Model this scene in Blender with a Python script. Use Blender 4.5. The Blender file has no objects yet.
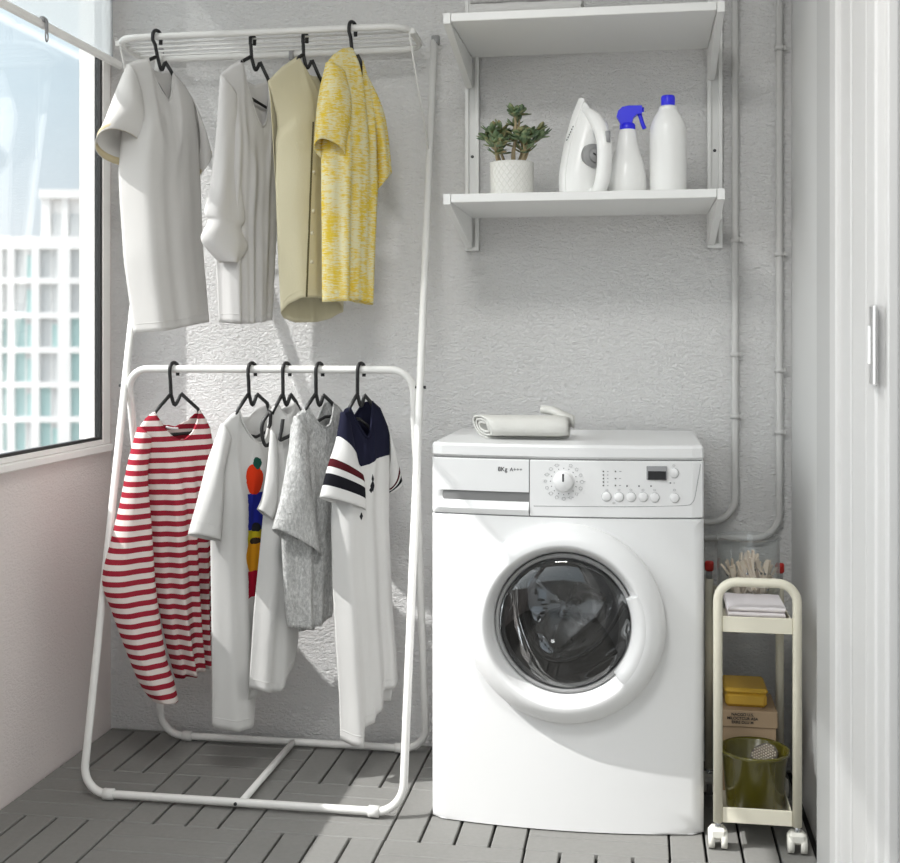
import bpy, math, random
from math import sin, cos, pi, radians, sqrt, atan2
from mathutils import Vector, Matrix
random.seed(7)
sc = bpy.context.scene
COL = sc.collection

# ------------------------------------------------------------------ camera
F, CX, HY, CH, TH = 1175.0, 450.0, 340.0, 1.081, radians(9.18)
cam = bpy.data.cameras.new('camera'); co = bpy.data.objects.new('camera', cam); COL.objects.link(co)
co.location = (0, 0, CH); co.rotation_euler = (pi/2, 0, TH)
cam.sensor_width = 36; cam.lens = 36*F/900; cam.shift_y = -(431.5-HY)/900
cam.clip_end = 500; cam.clip_start = .02
cam.dof.use_dof = True; cam.dof.focus_distance = 2.75; cam.dof.aperture_fstop = 5.0
sc.camera = co

def ray(x, y):
    a = (x-CX)/F; b = (HY-y)/F
    return Vector((a*cos(TH)-sin(TH), a*sin(TH)+cos(TH), b))
def atY(x, y, Y):
    d = ray(x, y); t = Y/d.y
    return Vector((t*d.x, Y, CH+t*d.z))
def atX(x, y, X):
    d = ray(x, y); t = X/d.x
    return Vector((X, t*d.y, CH+t*d.z))

# ------------------------------------------------------------------ materials
def newmat(name):
    m = bpy.data.materials.new(name); m.use_nodes = True
    nt = m.node_tree; b = nt.nodes['Principled BSDF']
    return m, nt, b
def lin(c):
    return tuple(((v/255)/12.92 if v/255 <= .04045 else ((v/255+.055)/1.055)**2.4) for v in c)+(1,)
def N(nt, t, **kw):
    n = nt.nodes.new(t)
    for k, v in kw.items():
        if k in n.inputs: n.inputs[k].default_value = v
        else: setattr(n, k, v)
    return n
def L(nt, a, b): nt.links.new(a, b)
def noise(nt, scale, detail=4, rough=.55, vec=None, dist=0):
    n = N(nt, 'ShaderNodeTexNoise'); n.inputs['Scale'].default_value = scale
    n.inputs['Detail'].default_value = detail; n.inputs['Roughness'].default_value = rough
    n.inputs['Distortion'].default_value = dist
    if vec is not None: L(nt, vec, n.inputs['Vector'])
    return n
def objco(nt, scale=(1,1,1), rot=(0,0,0)):
    t = N(nt, 'ShaderNodeTexCoord'); mp = N(nt, 'ShaderNodeMapping')
    mp.inputs['Scale'].default_value = scale; mp.inputs['Rotation'].default_value = rot
    L(nt, t.outputs['Object'], mp.inputs['Vector']); return mp.outputs['Vector']
def bump(nt, b, h, strength=.3, dist=.002):
    bp = N(nt, 'ShaderNodeBump'); bp.inputs['Strength'].default_value = strength; bp.inputs['Distance'].default_value = dist
    L(nt, h, bp.inputs['Height']); L(nt, bp.outputs['Normal'], b.inputs['Normal']); return bp
def math_(nt, op, a, b=None, c=None):
    n = N(nt, 'ShaderNodeMath', operation=op)
    for i, v in enumerate((a, b, c)):
        if v is None: continue
        if isinstance(v, (int, float)): n.inputs[i].default_value = v
        else: L(nt, v, n.inputs[i])
    return n.outputs[0]
def mixc(nt, f, a, b):
    n = N(nt, 'ShaderNodeMix', data_type='RGBA')
    for sock, v in ((n.inputs[0], f), (n.inputs[6], a), (n.inputs[7], b)):
        if isinstance(v, (int, float)): sock.default_value = v
        elif isinstance(v, tuple): sock.default_value = v
        else: L(nt, v, sock)
    return n.outputs[2]
def simple(name, c, rough=.5, metal=0, spec=.5, nb=0, ns=200, coat=0):
    m, nt, b = newmat(name)
    b.inputs['Base Color'].default_value = lin(c); b.inputs['Roughness'].default_value = rough
    b.inputs['Metallic'].default_value = metal; b.inputs['Specular IOR Level'].default_value = spec
    b.inputs['Coat Weight'].default_value = coat
    n = noise(nt, ns if nb else 6, 3, vec=objco(nt))
    if nb: bump(nt, b, n.outputs['Fac'], nb, .001)
    else:
        mr = N(nt, 'ShaderNodeMapRange'); mr.inputs[3].default_value = max(.02, rough-.01); mr.inputs[4].default_value = min(1, rough+.01)
        L(nt, n.outputs['Fac'], mr.inputs[0]); L(nt, mr.outputs[0], b.inputs['Roughness'])
    return m

def plaster(name, c, strength=.5, pink=None):
    m, nt, b = newmat(name)
    v = objco(nt)
    n1 = noise(nt, 85, 5, .6, objco(nt, (1, 1, 1.9), (0, radians(24), 0)), .8)
    n2 = noise(nt, 130, 4, .6, v)
    n3 = noise(nt, 1.3, 3, .5, v)
    n4 = noise(nt, 7, 2, .5, objco(nt, (.35, .35, 3), (0, radians(-6), 0)))
    h = math_(nt, 'ADD', math_(nt, 'MULTIPLY', n1.outputs['Fac'], 1.0), math_(nt, 'MULTIPLY', n2.outputs['Fac'], .35))
    # a few sharp trowel nicks
    cr = math_(nt, 'MULTIPLY', math_(nt, 'GREATER_THAN', n4.outputs['Fac'], .735), -1.4)
    h = math_(nt, 'ADD', h, cr)
    bump(nt, b, h, strength, .0085)
    c0 = lin(c); c1 = lin(tuple(min(255, int(v_*1.06)) for v_ in c))
    f = math_(nt, 'MULTIPLY', n3.outputs['Fac'], 1.0)
    L(nt, mixc(nt, f, c0, c1), b.inputs['Base Color'])
    b.inputs['Roughness'].default_value = .75; b.inputs['Specular IOR Level'].default_value = .3
    return m

def cloth_shader(nt, b, col, trans=.25):
    """principled diffuse cloth mixed with translucency"""
    out = nt.nodes['Material Output']
    b.inputs['Roughness'].default_value = .9; b.inputs['Specular IOR Level'].default_value = .15
    tr = N(nt, 'ShaderNodeBsdfTranslucent'); mx = N(nt, 'ShaderNodeMixShader'); mx.inputs[0].default_value = trans
    if isinstance(col, tuple):
        b.inputs['Base Color'].default_value = col; tr.inputs['Color'].default_value = col
    else:
        L(nt, col, b.inputs['Base Color']); L(nt, col, tr.inputs['Color'])
    L(nt, b.outputs[0], mx.inputs[1]); L(nt, tr.outputs[0], mx.inputs[2]); L(nt, mx.outputs[0], out.inputs['Surface'])
def weave(nt, b, s=.25, scale=900, crink=0, crs=60):
    v = objco(nt)
    n = noise(nt, scale, 2, .5, v).outputs['Fac']
    w = noise(nt, 22, 3, .5, objco(nt, (1, 1, .35)))
    h = math_(nt, 'ADD', math_(nt, 'MULTIPLY', n, .25), math_(nt, 'MULTIPLY', w.outputs['Fac'], 1.2))
    if crink:
        k = noise(nt, crs, 5, .65, objco(nt, (1, 1, .55)), 1.2)
        h = math_(nt, 'ADD', h, math_(nt, 'MULTIPLY', k.outputs['Fac'], crink))
    bp = bump(nt, b, h, s, .004)
    return bp
def cloth(name, c, trans=.25, s=.3, crink=0, crs=60, var=None, var_scale=300):
    m, nt, b = newmat(name)
    col = lin(c)
    if var:
        n = noise(nt, var_scale, 4, .7, objco(nt, (1, 1, .5)), .5)
        r = N(nt, 'ShaderNodeMapRange'); r.inputs[1].default_value = .4; r.inputs[2].default_value = .62
        L(nt, n.outputs['Fac'], r.inputs[0]); col = mixc(nt, r.outputs[0], lin(var), lin(c))
    cloth_shader(nt, b, col, trans); weave(nt, b, s, 900, crink, crs)
    return m

M = {}
M['wall'] = plaster('plaster_gray', (223, 222, 221), 1.0)
M['wall_left'] = plaster('plaster_left', (222, 214, 211), .4)
M['wall_right'] = plaster('plaster_smooth', (212, 212, 211), .06)
M['ceil'] = plaster('plaster_ceiling', (232, 232, 230), .1)
M['white_paint'] = simple('white_paint', (220, 219, 218), .5)
M['panel_gray'] = simple('panel_gray', (158, 158, 158), .5); M['casing'] = simple('casing_gray', (196, 196, 195), .5)
M['frame_white'] = simple('frame_white', (243, 241, 238), .4)
M['gasket_black'] = simple('gasket_black', (22, 22, 22), .5)
M['rack'] = simple('rack_white', (222, 221, 218), .38)
M['shelf'] = simple('shelf_white', (232, 232, 230), .4)
M['pipe'] = simple('pipe_paint', (200, 199, 197), .45)
M['black'] = simple('hanger_black', (24, 24, 25), .45)
M['enamel'] = simple('enamel_white', (229, 229, 229), .35)
M['enamel2'] = simple('plastic_white', (229, 229, 229), .4)
M['seam'] = simple('seam_gray', (120, 120, 120), .6)
M['dark'] = simple('dark_plastic', (30, 31, 33), .35)
M['ink'] = simple('ink_gray', (52, 52, 54), .6)
M['inklight'] = simple('ink_lightgray', (150, 150, 152), .6)
M['gray'] = simple('gray_plastic', (150, 150, 150), .4)
M['steel'] = simple('steel', (190, 192, 195), .18, 1)
def drum_mat():
    m, nt, b = newmat('drum_steel'); b.inputs['Base Color'].default_value = lin((205, 207, 210)); b.inputs['Metallic'].default_value = 1
    b.inputs['Roughness'].default_value = .04
    n = noise(nt, 7, 1, .4, objco(nt, (1, 1, 1)), .8); bump(nt, b, n.outputs['Fac'], .8, .02); return m
M['drumsteel'] = drum_mat()
M['chrome'] = simple('chrome', (225, 225, 225), .08, 1)
M['cream'] = simple('cream_steel', (226, 221, 203), .4)
M['caster'] = simple('caster_white', (222, 220, 212), .4)
M['blue'] = simple('blue_plastic', (40, 38, 225), .3)
M['bottle'] = simple('bottle_white', (240, 240, 238), .3)
M['red'] = simple('red_plastic', (190, 38, 30), .4)
M['yellow'] = simple('yellow_soap', (205, 164, 58), .45)
M['card'] = simple('cardboard', (170, 146, 118), .8, nb=.1)
M['wood'] = simple('pin_wood', (244, 228, 208), .6)
M['wood2'] = simple('pin_wood_dark', (176, 140, 108), .6)
M['soil'] = simple('soil', (70, 58, 45), .9, nb=.5)
M['bark'] = simple('stem_bark', (172, 156, 124), .8, nb=.4, ns=120)
M['bristle'] = simple('bristle_base', (70, 62, 52), .6)
M['brushdot'] = simple('bristle_tip', (226, 214, 196), .6)
M['sub'] = simple('subfloor', (20, 20, 20), .9)

# glass: a thin pane that lets light straight through with a mirror share
def pane_mat(name, tint=(1, 1, 1, 1), refl=.06):
    m, nt, b = newmat(name); nt.nodes.remove(b)
    t = N(nt, 'ShaderNodeBsdfTransparent'); t.inputs['Color'].default_value = tint
    g = N(nt, 'ShaderNodeBsdfGlossy'); g.inputs['Roughness'].default_value = .02
    fr = N(nt, 'ShaderNodeLayerWeight'); fr.inputs['Blend'].default_value = .5
    mx = N(nt, 'ShaderNodeMixShader'); L(nt, math_(nt, 'MULTIPLY_ADD', math_(nt, 'POWER', fr.outputs['Facing'], 3), .75, refl), mx.inputs[0])
    L(nt, t.outputs[0], mx.inputs[1]); L(nt, g.outputs[0], mx.inputs[2]); L(nt, mx.outputs[0], nt.nodes['Material Output'].inputs['Surface'])
    return m
M['pane'] = pane_mat('window_glass', (.98, .985, .985, 1), .03)
M['jar'] = pane_mat('jar_glass', (.96, .97, .97, 1), .06)
def bowl_mat():
    m, nt, b = newmat('door_glass')
    b.inputs['Base Color'].default_value = (.37, .38, .39, 1); b.inputs['Roughness'].default_value = .01
    b.inputs['Transmission Weight'].default_value = 1; b.inputs['IOR'].default_value = 1.75
    return m
M['bowl'] = bowl_mat()
def blind_mat():
    m, nt, b = newmat('sheer_blind'); nt.nodes.remove(b)
    t = N(nt, 'ShaderNodeBsdfTransparent'); t.inputs['Color'].default_value = (.95, .96, .96, 1)
    tr = N(nt, 'ShaderNodeBsdfTranslucent'); tr.inputs['Color'].default_value = lin((214, 218, 220))
    df = N(nt, 'ShaderNodeBsdfDiffuse'); df.inputs['Color'].default_value = lin((214, 218, 220))
    m1 = N(nt, 'ShaderNodeMixShader'); m1.inputs[0].default_value = .5
    L(nt, tr.outputs[0], m1.inputs[1]); L(nt, df.outputs[0], m1.inputs[2])
    n = noise(nt, 400, 2, .5, objco(nt))
    mx = N(nt, 'ShaderNodeMixShader')
    L(nt, math_(nt, 'MULTIPLY_ADD', n.outputs['Fac'], .1, .48), mx.inputs[0])
    L(nt, t.outputs[0], mx.inputs[1]); L(nt, m1.outputs[0], mx.inputs[2]); L(nt, mx.outputs[0], nt.nodes['Material Output'].inputs['Surface'])
    return m
M['blind'] = blind_mat()

def floor_mat():
    m, nt, b = newmat('deck_composite')
    v = objco(nt)
    n = noise(nt, 90, 4, .6, v); n2 = noise(nt, 3, 2, .5, v); g = noise(nt, 400, 2, .5, v)
    f = math_(nt, 'ADD', math_(nt, 'MULTIPLY', n.outputs['Fac'], .5), math_(nt, 'MULTIPLY', n2.outputs['Fac'], .5))
    L(nt, mixc(nt, f, lin((110, 109, 106)), lin((138, 137, 134))), b.inputs['Base Color'])
    b.inputs['Roughness'].default_value = .6; b.inputs['Specular IOR Level'].default_value = .4
    bump(nt, b, g.outputs['Fac'], .15, .001)
    return m
M['deck'] = floor_mat()

def pot_mat():
    m, nt, b = newmat('lattice_ceramic')
    uv = N(nt, 'ShaderNodeUVMap').outputs[0]
    sx = N(nt, 'ShaderNodeSeparateXYZ'); L(nt, uv, sx.inputs[0])
    u = sx.outputs[0]; sz = N(nt, 'ShaderNodeSeparateXYZ'); L(nt, objco(nt), sz.inputs[0]); v = math_(nt, 'MULTIPLY', sz.outputs[2], 9)
    a = math_(nt, 'PINGPONG', math_(nt, 'ADD', math_(nt, 'MULTIPLY', u, 24), math_(nt, 'MULTIPLY', v, 6)), .5)
    c = math_(nt, 'PINGPONG', math_(nt, 'SUBTRACT', math_(nt, 'MULTIPLY', u, 24), math_(nt, 'MULTIPLY', v, 6)), .5)
    mn = math_(nt, 'MINIMUM', a, c)
    r = N(nt, 'ShaderNodeMapRange'); r.inputs[2].default_value = .12; L(nt, mn, r.inputs[0])
    bump(nt, b, math_(nt, 'SUBTRACT', 1, r.outputs[0]), .6, .002)
    b.inputs['Base Color'].default_value = lin((228, 227, 222)); b.inputs['Roughness'].default_value = .45
    return m
M['pot'] = pot_mat()
def leaf_mat():
    m, nt, b = newmat('succulent_leaf')
    n = noise(nt, 40, 2, .5, objco(nt))
    r = N(nt, 'ShaderNodeValToRGB'); e = r.color_ramp.elements
    e[0].position = .3; e[0].color = lin((70, 98, 74)); e[1].position = .72; e[1].color = lin((164, 140, 96))
    k = e.new(.52); k.color = lin((116, 134, 96))
    L(nt, n.outputs['Fac'], r.inputs[0]); L(nt, r.outputs[0], b.inputs['Base Color']); b.inputs['Roughness'].default_value = .5
    return m
M['leaf'] = leaf_mat()
def bucket_mat():
    m, nt, b = newmat('olive_bucket')
    b.inputs['Base Color'].default_value = lin((80, 75, 16)); b.inputs['Roughness'].default_value = .2
    b.inputs['Coat Weight'].default_value = .4
    n = noise(nt, 5, 2, .5, objco(nt)); mr = N(nt, 'ShaderNodeMapRange'); mr.inputs[3].default_value = .15; mr.inputs[4].default_value = .28
    L(nt, n.outputs['Fac'], mr.inputs[0]); L(nt, mr.outputs[0], b.inputs['Roughness'])
    return m
M['bucket'] = bucket_mat()
# cloth
M['tee_gray'] = cloth('cotton_cool_white', (220, 218, 215), .22, .5)
M['tan_band'] = cloth('tan_band', (206, 192, 158), .2)
M['tee_white'] = cloth('cotton_white', (220, 218, 216), .24, .5)
M['tee_print'] = None
M['olive'] = cloth('olive_linen', (212, 205, 176), .12, .45, .5, 40)
M['olive_dark'] = cloth('olive_placket', (96, 90, 64), .1)
M['marl'] = cloth('gray_marl', (222, 222, 220), .15, .9, 3.0, 75, (186, 186, 185), 200)
M['knit_white'] = cloth('knit_white', (216, 215, 213), .24, .5)
M['towel'] = cloth('towel_gray_white', (218, 217, 212), .05, .6, 1.0, 300)
M['towel_w'] = cloth('towel_white', (232, 231, 229), .05, .8, 1.5, 400)
M['cloth_pinkwhite'] = cloth('folded_white', (236, 230, 232), .05, .3)
def stripe_mat():
    m, nt, b = newmat('red_stripes')
    t = N(nt, 'ShaderNodeTexCoord'); s = N(nt, 'ShaderNodeSeparateXYZ'); L(nt, t.outputs['Object'], s.inputs[0])
    fr = math_(nt, 'FRACT', math_(nt, 'ADD', math_(nt, 'MULTIPLY', s.outputs[2], 1/.0262), 10.3))
    f = math_(nt, 'GREATER_THAN', fr, .51)
    col = mixc(nt, f, lin((236, 225, 220)), lin((166, 46, 62)))
    cloth_shader(nt, b, col, .2); weave(nt, b, .3); return m
M['stripe'] = stripe_mat()
def yellow_mat():
    m, nt, b = newmat('yellow_dashes')
    a = noise(nt, 150, 4, .75, objco(nt, (.35, .35, 2.2)), .3)
    c = noise(nt, 30, 3, .6, objco(nt, (1.3, 1.3, .45)))
    s = math_(nt, 'ADD', math_(nt, 'MULTIPLY', a.outputs['Fac'], 1.3), math_(nt, 'MULTIPLY', c.outputs['Fac'], .7))
    r = N(nt, 'ShaderNodeMapRange'); r.inputs[1].default_value = .90; r.inputs[2].default_value = 1.12
    L(nt, s, r.inputs[0])
    col = mixc(nt, r.outputs[0], lin((234, 228, 190)), lin((234, 205, 70)))
    cloth_shader(nt, b, col, .22); weave(nt, b, .35); return m
M['yellow_tee'] = yellow_mat()

# ------------------------------------------------------------------ mesh builder
class MB:
    def __init__(s): s.v = []; s.f = []; s.m = []; s.uv = {}; s.sm = []
    def add(s, vs, fs, mi=0, smooth=True, uvs=None):
        o = len(s.v); s.v += [tuple(p) for p in vs]
        for k, f in enumerate(fs):
            s.f.append([i+o for i in f]); s.m.append(mi); s.sm.append(smooth)
        if uvs:
            for i, q in enumerate(uvs): s.uv[o+i] = q
        return o
    def box(s, x0, x1, y0, y1, z0, z1, ch=0, mi=0):
        if ch <= 0:
            v = [(x, y, z) for x in (x0, x1) for y in (y0, y1) for z in (z0, z1)]
            s.add(v, [(0,1,3,2), (4,6,7,5), (0,4,5,1), (2,3,7,6), (0,2,6,4), (1,5,7,3)], mi, False); return
        ch = min(ch, (x1-x0)*.45, (y1-y0)*.45, (z1-z0)*.45)
        vs = []; idx = {}
        X = (x0, x1); Y = (y0, y1); Z = (z0, z1)
        for a in (0, 1):
            for b in (0, 1):
                for c in (0, 1):
                    sx, sy, sz = (1, -1)[a], (1, -1)[b], (1, -1)[c]
                    p = (X[a], Y[b], Z[c])
                    idx[a,b,c,0] = len(vs); vs.append((p[0], p[1]+sy*ch, p[2]+sz*ch))
                    idx[a,b,c,1] = len(vs); vs.append((p[0]+sx*ch, p[1], p[2]+sz*ch))
                    idx[a,b,c,2] = len(vs); vs.append((p[0]+sx*ch, p[1]+sy*ch, p[2]))
        fs = []
        for a in (0, 1): fs.append([idx[a,0,0,0], idx[a,1,0,0], idx[a,1,1,0], idx[a,0,1,0]])
        for b in (0, 1): fs.append([idx[0,b,0,1], idx[1,b,0,1], idx[1,b,1,1], idx[0,b,1,1]])
        for c in (0, 1): fs.append([idx[0,0,c,2], idx[1,0,c,2], idx[1,1,c,2], idx[0,1,c,2]])
        for a in (0, 1):
            for b in (0, 1): fs.append([idx[a,b,0,0], idx[a,b,1,0], idx[a,b,1,1], idx[a,b,0,1]])
            for c in (0, 1): fs.append([idx[a,0,c,0], idx[a,1,c,0], idx[a,1,c,2], idx[a,0,c,2]])
        for b in (0, 1):
            for c in (0, 1): fs.append([idx[0,b,c,1], idx[1,b,c,1], idx[1,b,c,2], idx[0,b,c,2]])
        for a in (0, 1):
            for b in (0, 1):
                for c in (0, 1): fs.append([idx[a,b,c,0], idx[a,b,c,1], idx[a,b,c,2]])
        s.add(vs, fs, mi, False)
    def tube(s, pts, r, n=12, closed=False, cap=True, mi=0):
        P = [Vector(p) for p in pts]; m = len(P)
        rs = r if isinstance(r, (list, tuple)) else [r]*m
        T = []
        for i in range(m):
            if closed: t = P[(i+1) % m]-P[i-1]
            else: t = P[min(i+1, m-1)]-P[max(i-1, 0)]
            T.append(t.normalized())
        up = Vector((0, 0, 1)) if abs(T[0].z) < .9 else Vector((0, 1, 0))
        nrm = (up-T[0]*up.dot(T[0])).normalized(); vs = []
        for i in range(m):
            nrm = (nrm-T[i]*nrm.dot(T[i])).normalized(); bn = T[i].cross(nrm)
            for k in range(n):
                a = 2*pi*k/n; vs.append(P[i]+(nrm*cos(a)+bn*sin(a))*rs[i])
        fs = []
        for i in range(m if closed else m-1):
            j = (i+1) % m
            for k in range(n): fs.append([i*n+k, i*n+(k+1) % n, j*n+(k+1) % n, j*n+k])
        if cap and not closed:
            fs.append(list(range(n))[::-1]); fs.append([(m-1)*n+k for k in range(n)])
        s.add(vs, fs, mi)
    def lathe(s, prof, c=(0, 0, 0), axis='z', n=48, mi=0, capb=False, capt=False, sx=1, a0=0, a1=2*pi):
        full = abs(a1-a0-2*pi) < 1e-6; nn = n if full else n+1
        vs = []; fs = []; uv = []
        for j, (r, h) in enumerate(prof):
            for k in range(nn):
                a = a0+(a1-a0)*k/n
                if axis == 'z': vs.append((c[0]+r*cos(a)*sx, c[1]+r*sin(a), c[2]+h))
                else: vs.append((c[0]+r*cos(a), c[1]+h, c[2]+r*sin(a)))
                uv.append((k/n, j/(max(1, len(prof)-1))))
        for j in range(len(prof)-1):
            for k in range(n):
                k2 = (k+1) % nn if full else k+1
                fs.append([j*nn+k, j*nn+k2, (j+1)*nn+k2, (j+1)*nn+k])
        if capb: fs.append(list(range(nn))[::-1])
        if capt: fs.append([(len(prof)-1)*nn+k for k in range(nn)])
        s.add(vs, fs, mi, True, uv)
    def build(s, name, mats, parent=None, weld=0, recalc=True, solid=0, subdiv=0, auto=None):
        me = bpy.data.meshes.new(name); me.from_pydata(s.v, [], s.f)
        if not isinstance(mats, (list, tuple)): mats = [mats]
        for m in mats: me.materials.append(m)
        me.polygons.foreach_set('material_index', s.m); me.polygons.foreach_set('use_smooth', s.sm)
        if s.uv:
            ul = me.uv_layers.new(name='UVMap')
            for lp in me.loops: ul.data[lp.index].uv = s.uv.get(lp.vertex_index, (0, 0))
        import bmesh
        if weld or recalc:
            bm = bmesh.new(); bm.from_mesh(me)
            if weld: bmesh.ops.remove_doubles(bm, verts=bm.verts, dist=weld)
            if recalc: bmesh.ops.recalc_face_normals(bm, faces=bm.faces)
            bm.to_mesh(me); bm.free()
        if auto is not None: me.set_sharp_from_angle(angle=radians(auto))
        o = bpy.data.objects.new(name, me); COL.objects.link(o)
        if parent is not None:
            o.parent = parent
            # vertices are authored in world space: shift them under the parent
            me.transform(Matrix.Translation(-wloc(parent)))
        if solid:
            md = o.modifiers.new('thickness', 'SOLIDIFY'); md.thickness = solid; md.offset = 0
        if subdiv:
            md = o.modifiers.new('smooth', 'SUBSURF'); md.levels = subdiv; md.render_levels = subdiv
        return o
def wloc(o):
    v = Vector((0, 0, 0))
    while o is not None: v += o.location; o = o.parent
    return v
def tag(o, label, cat, group=None):
    o['label'] = label; o['category'] = cat
    if group: o['group'] = group
    return o
def thing(name, loc, label, cat, group=None):
    o = bpy.data.objects.new(name, None); COL.objects.link(o); o.location = loc; o.empty_display_size = .05
    return tag(o, label, cat, group)
def struct(mb, name, mats, parent=None, **kw):
    o = mb.build(name, mats, parent, **kw)
    if parent is None: o['kind'] = 'structure'
    return o
def fillet(pts, r, seg=8, closed=False):
    P = [Vector(p) for p in pts]; m = len(P); out = []
    for i in range(m):
        if not closed and i in (0, m-1): out.append(P[i]); continue
        a, b, c = P[i-1], P[i], P[(i+1) % m]
        u = (a-b).normalized(); w = (c-b).normalized(); ang = u.angle(w)
        rr = r[i] if isinstance(r, (list, tuple)) else r
        if rr <= 0 or ang > pi-.02: out.append(b); continue
        d = rr/math.tan(ang/2); d = min(d, (a-b).length*.49, (c-b).length*.49); rr = d*math.tan(ang/2)
        ctr = b+(u+w).normalized()*(rr/sin(ang/2))
        p0 = b+u*d-ctr; p1 = b+w*d-ctr; tot = p0.angle(p1)
        for k in range(seg+1):
            t = k/seg
            out.append(ctr+(p0*sin((1-t)*tot)+p1*sin(t*tot))/sin(tot))
    return out
def crom(pts, n):
    """resample a polyline of Vectors/tuples as a Catmull-Rom spline, n samples per span"""
    P = [Vector(p) for p in pts]; out = []
    for i in range(len(P)-1):
        a = P[max(i-1, 0)]; b = P[i]; c = P[i+1]; d = P[min(i+2, len(P)-1)]
        for k in range(n):
            t = k/n
            out.append(.5*((2*b)+(c-a)*t+(2*a-5*b+4*c-d)*t*t+(3*b-a-3*c+d)*t*t*t))
    out.append(P[-1]); return out

# ------------------------------------------------------------------ room shell
XL, XR, YB, YF, ZC = -1.457, .38, 3.085, -.70, 2.5
b = MB()
b.box(XL-.1, XR+.2, YF-.1, YB+.1, -.06, -.018, mi=1)
PX, PY = .3035, .2900
x0g, y0g = -1.1520, 2.4875
for i in range(-1, 5):
    for j in range(-12, 3):
        xa = x0g+i*PX; ya = y0g+j*PY
        alongY = ((i+j) % 2 == 0)
        for k in range(4):
            if alongY:
                bx = (xa+k*PX/4, xa+(k+1)*PX/4, ya, ya+PY); g = (.0028, .0015)
            else:
                bx = (xa, xa+PX, ya+k*PY/4, ya+(k+1)*PY/4); g = (.0018, .0018)
            X0, X1, Y0, Y1 = bx[0]+g[0], bx[1]-g[0], bx[2]+g[1], bx[3]-g[1]
            X0 = max(X0, XL+.002); X1 = min(X1, XR-.002); Y0 = max(Y0, YF); Y1 = min(Y1, YB-.002)
            if X1-X0 < .004 or Y1-Y0 < .004: continue
            b.box(X0, X1, Y0, Y1, -.017, 0, .0022)
fl = struct(b, 'floor', [M['deck'], M['sub']])
b = MB(); b.box(XL-.05, XR+.25, YB, YB+.12, -.06, ZC+.05); struct(b, 'wall_back', M['wall'])
WY0, WY1, WZ0, WZ1 = -.30, 3.058, .795, 2.36   # opening in the left wall
b = MB()
b.box(XL-.05, XL, YF, YB, -.06, WZ0); b.box(XL-.05, XL, YF, YB, WZ1, ZC+.05)
b.box(XL-.05, XL, WY1, YB, WZ0, WZ1); b.box(XL-.05, XL, YF, WY0, WZ0, WZ1)
struct(b, 'wall_left', M['wall_left'])
b = MB(); b.box(XL-.15, XR+.25, YF-.1, YB+.12, ZC, ZC+.08); struct(b, 'ceiling', M['ceil'])
b = MB()
b.box(XR, XR+.12, 2.45, YB, -.06, ZC+.05); b.box(XR, XR+.12, YF, .9, -.06, ZC+.05); b.box(XR, XR+.12, .9, 2.45, 2.15, ZC+.05)
struct(b, 'wall_right', M['wall_right'])
# wall behind the camera, out of view, its wide opening added to admit sky light
b = MB()
b.box(XL-.05, XR+.12, YF-.1, YF, -.06, 1.0); b.box(XL-.05, XR+.12, YF-.1, YF, 2.4, ZC+.05)
b.box(XL-.05, XL+.08, YF-.1, YF, 1.0, 2.4); b.box(XR-.08, XR+.12, YF-.1, YF, 1.0, 2.4)
struct(b, 'wall_front', M['wall_right'])

# window in the left wall
wr = bpy.data.objects.new('window_1', None); COL.objects.link(wr); wr.location = (XL, 1.4, WZ0); wr['kind'] = 'structure'
b = MB(); y1 = 3.0; z0 = .822; z1 = 2.33; y0 = -.27
xi, xo = XL+.012, XL-.045
b.box(xo, xi, y1+.012, WY1, WZ0, WZ1, .003); b.box(xo, xi, WY0, y1+.012, WZ0, z0-.012, .003)
b.box(xo, xi, WY0, y0, z0-.012, WZ1, .003); b.box(xo, xi, y0, y1+.012, z1, WZ1, .003)
b.build('window_frame', M['frame_white'], wr)
b = MB(); xg = XL-.006
b.box(XL-.0045, XL+.0095, y1, y1+.012, z0-.012, z1); b.box(XL-.0045, XL+.0095, y0, y1, z0-.012, z0-.004)
b.build('gasket', M['gasket_black'], wr)
b = MB(); b.box(XL-.004, XL+.001, y0+.001, y1-.0005, z0-.0035, z1-.001); b.build('window_pane', M['pane'], wr)
b = MB(); b.box(XL-.05, XL-.006, y1-.002, y1+.014, z0-.01, z1); b.build('outer_jamb', M['frame_white'], wr)
b = MB(); b.box(XL+.0, XL+.02, WY0, WY1, WZ0-.02, WZ0, .003); b.build('window_sill', M['frame_white'], wr)

# roller blind, drawn down to its bottom bar
XBL = XL+.035
t = thing('roller_blind', (XBL, 1.4, 1.842), 'sheer pale roller blind half drawn over the window, with white bottom bar', 'blind')
b = MB(); b.box(XBL-.0008, XBL+.0008, -.2, 3.022, 1.85, 2.44); b.build('blind_fabric', M['blind'], t)
b = MB(); b.box(XBL-.006, XBL+.006, -.2, 3.075, 1.831, 1.853, .004); b.build('bottom_bar', M['frame_white'], t)
b = MB(); b.tube([(XBL, -.2, 2.455), (XBL, 3.06, 2.455)], .022); b.build('roller', M['frame_white'], t)
q = atX(42, 30, XBL)
b = MB()
b.box(XBL-.009, XBL+.010, q.y-.012, q.y+.012, 1.846, 1.859, .003)
b.tube([(XBL+.012, q.y, 1.85), (XBL+.012, q.y, 1.822)], .004)
ring = [(XBL+.012, q.y+.006*cos(a*pi/8), 1.812+.012*sin(a*pi/8)) for a in range(16)]
b.tube(ring, .0022, 8, closed=True); b.build('pull_ring', M['inklight'], t)

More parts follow.
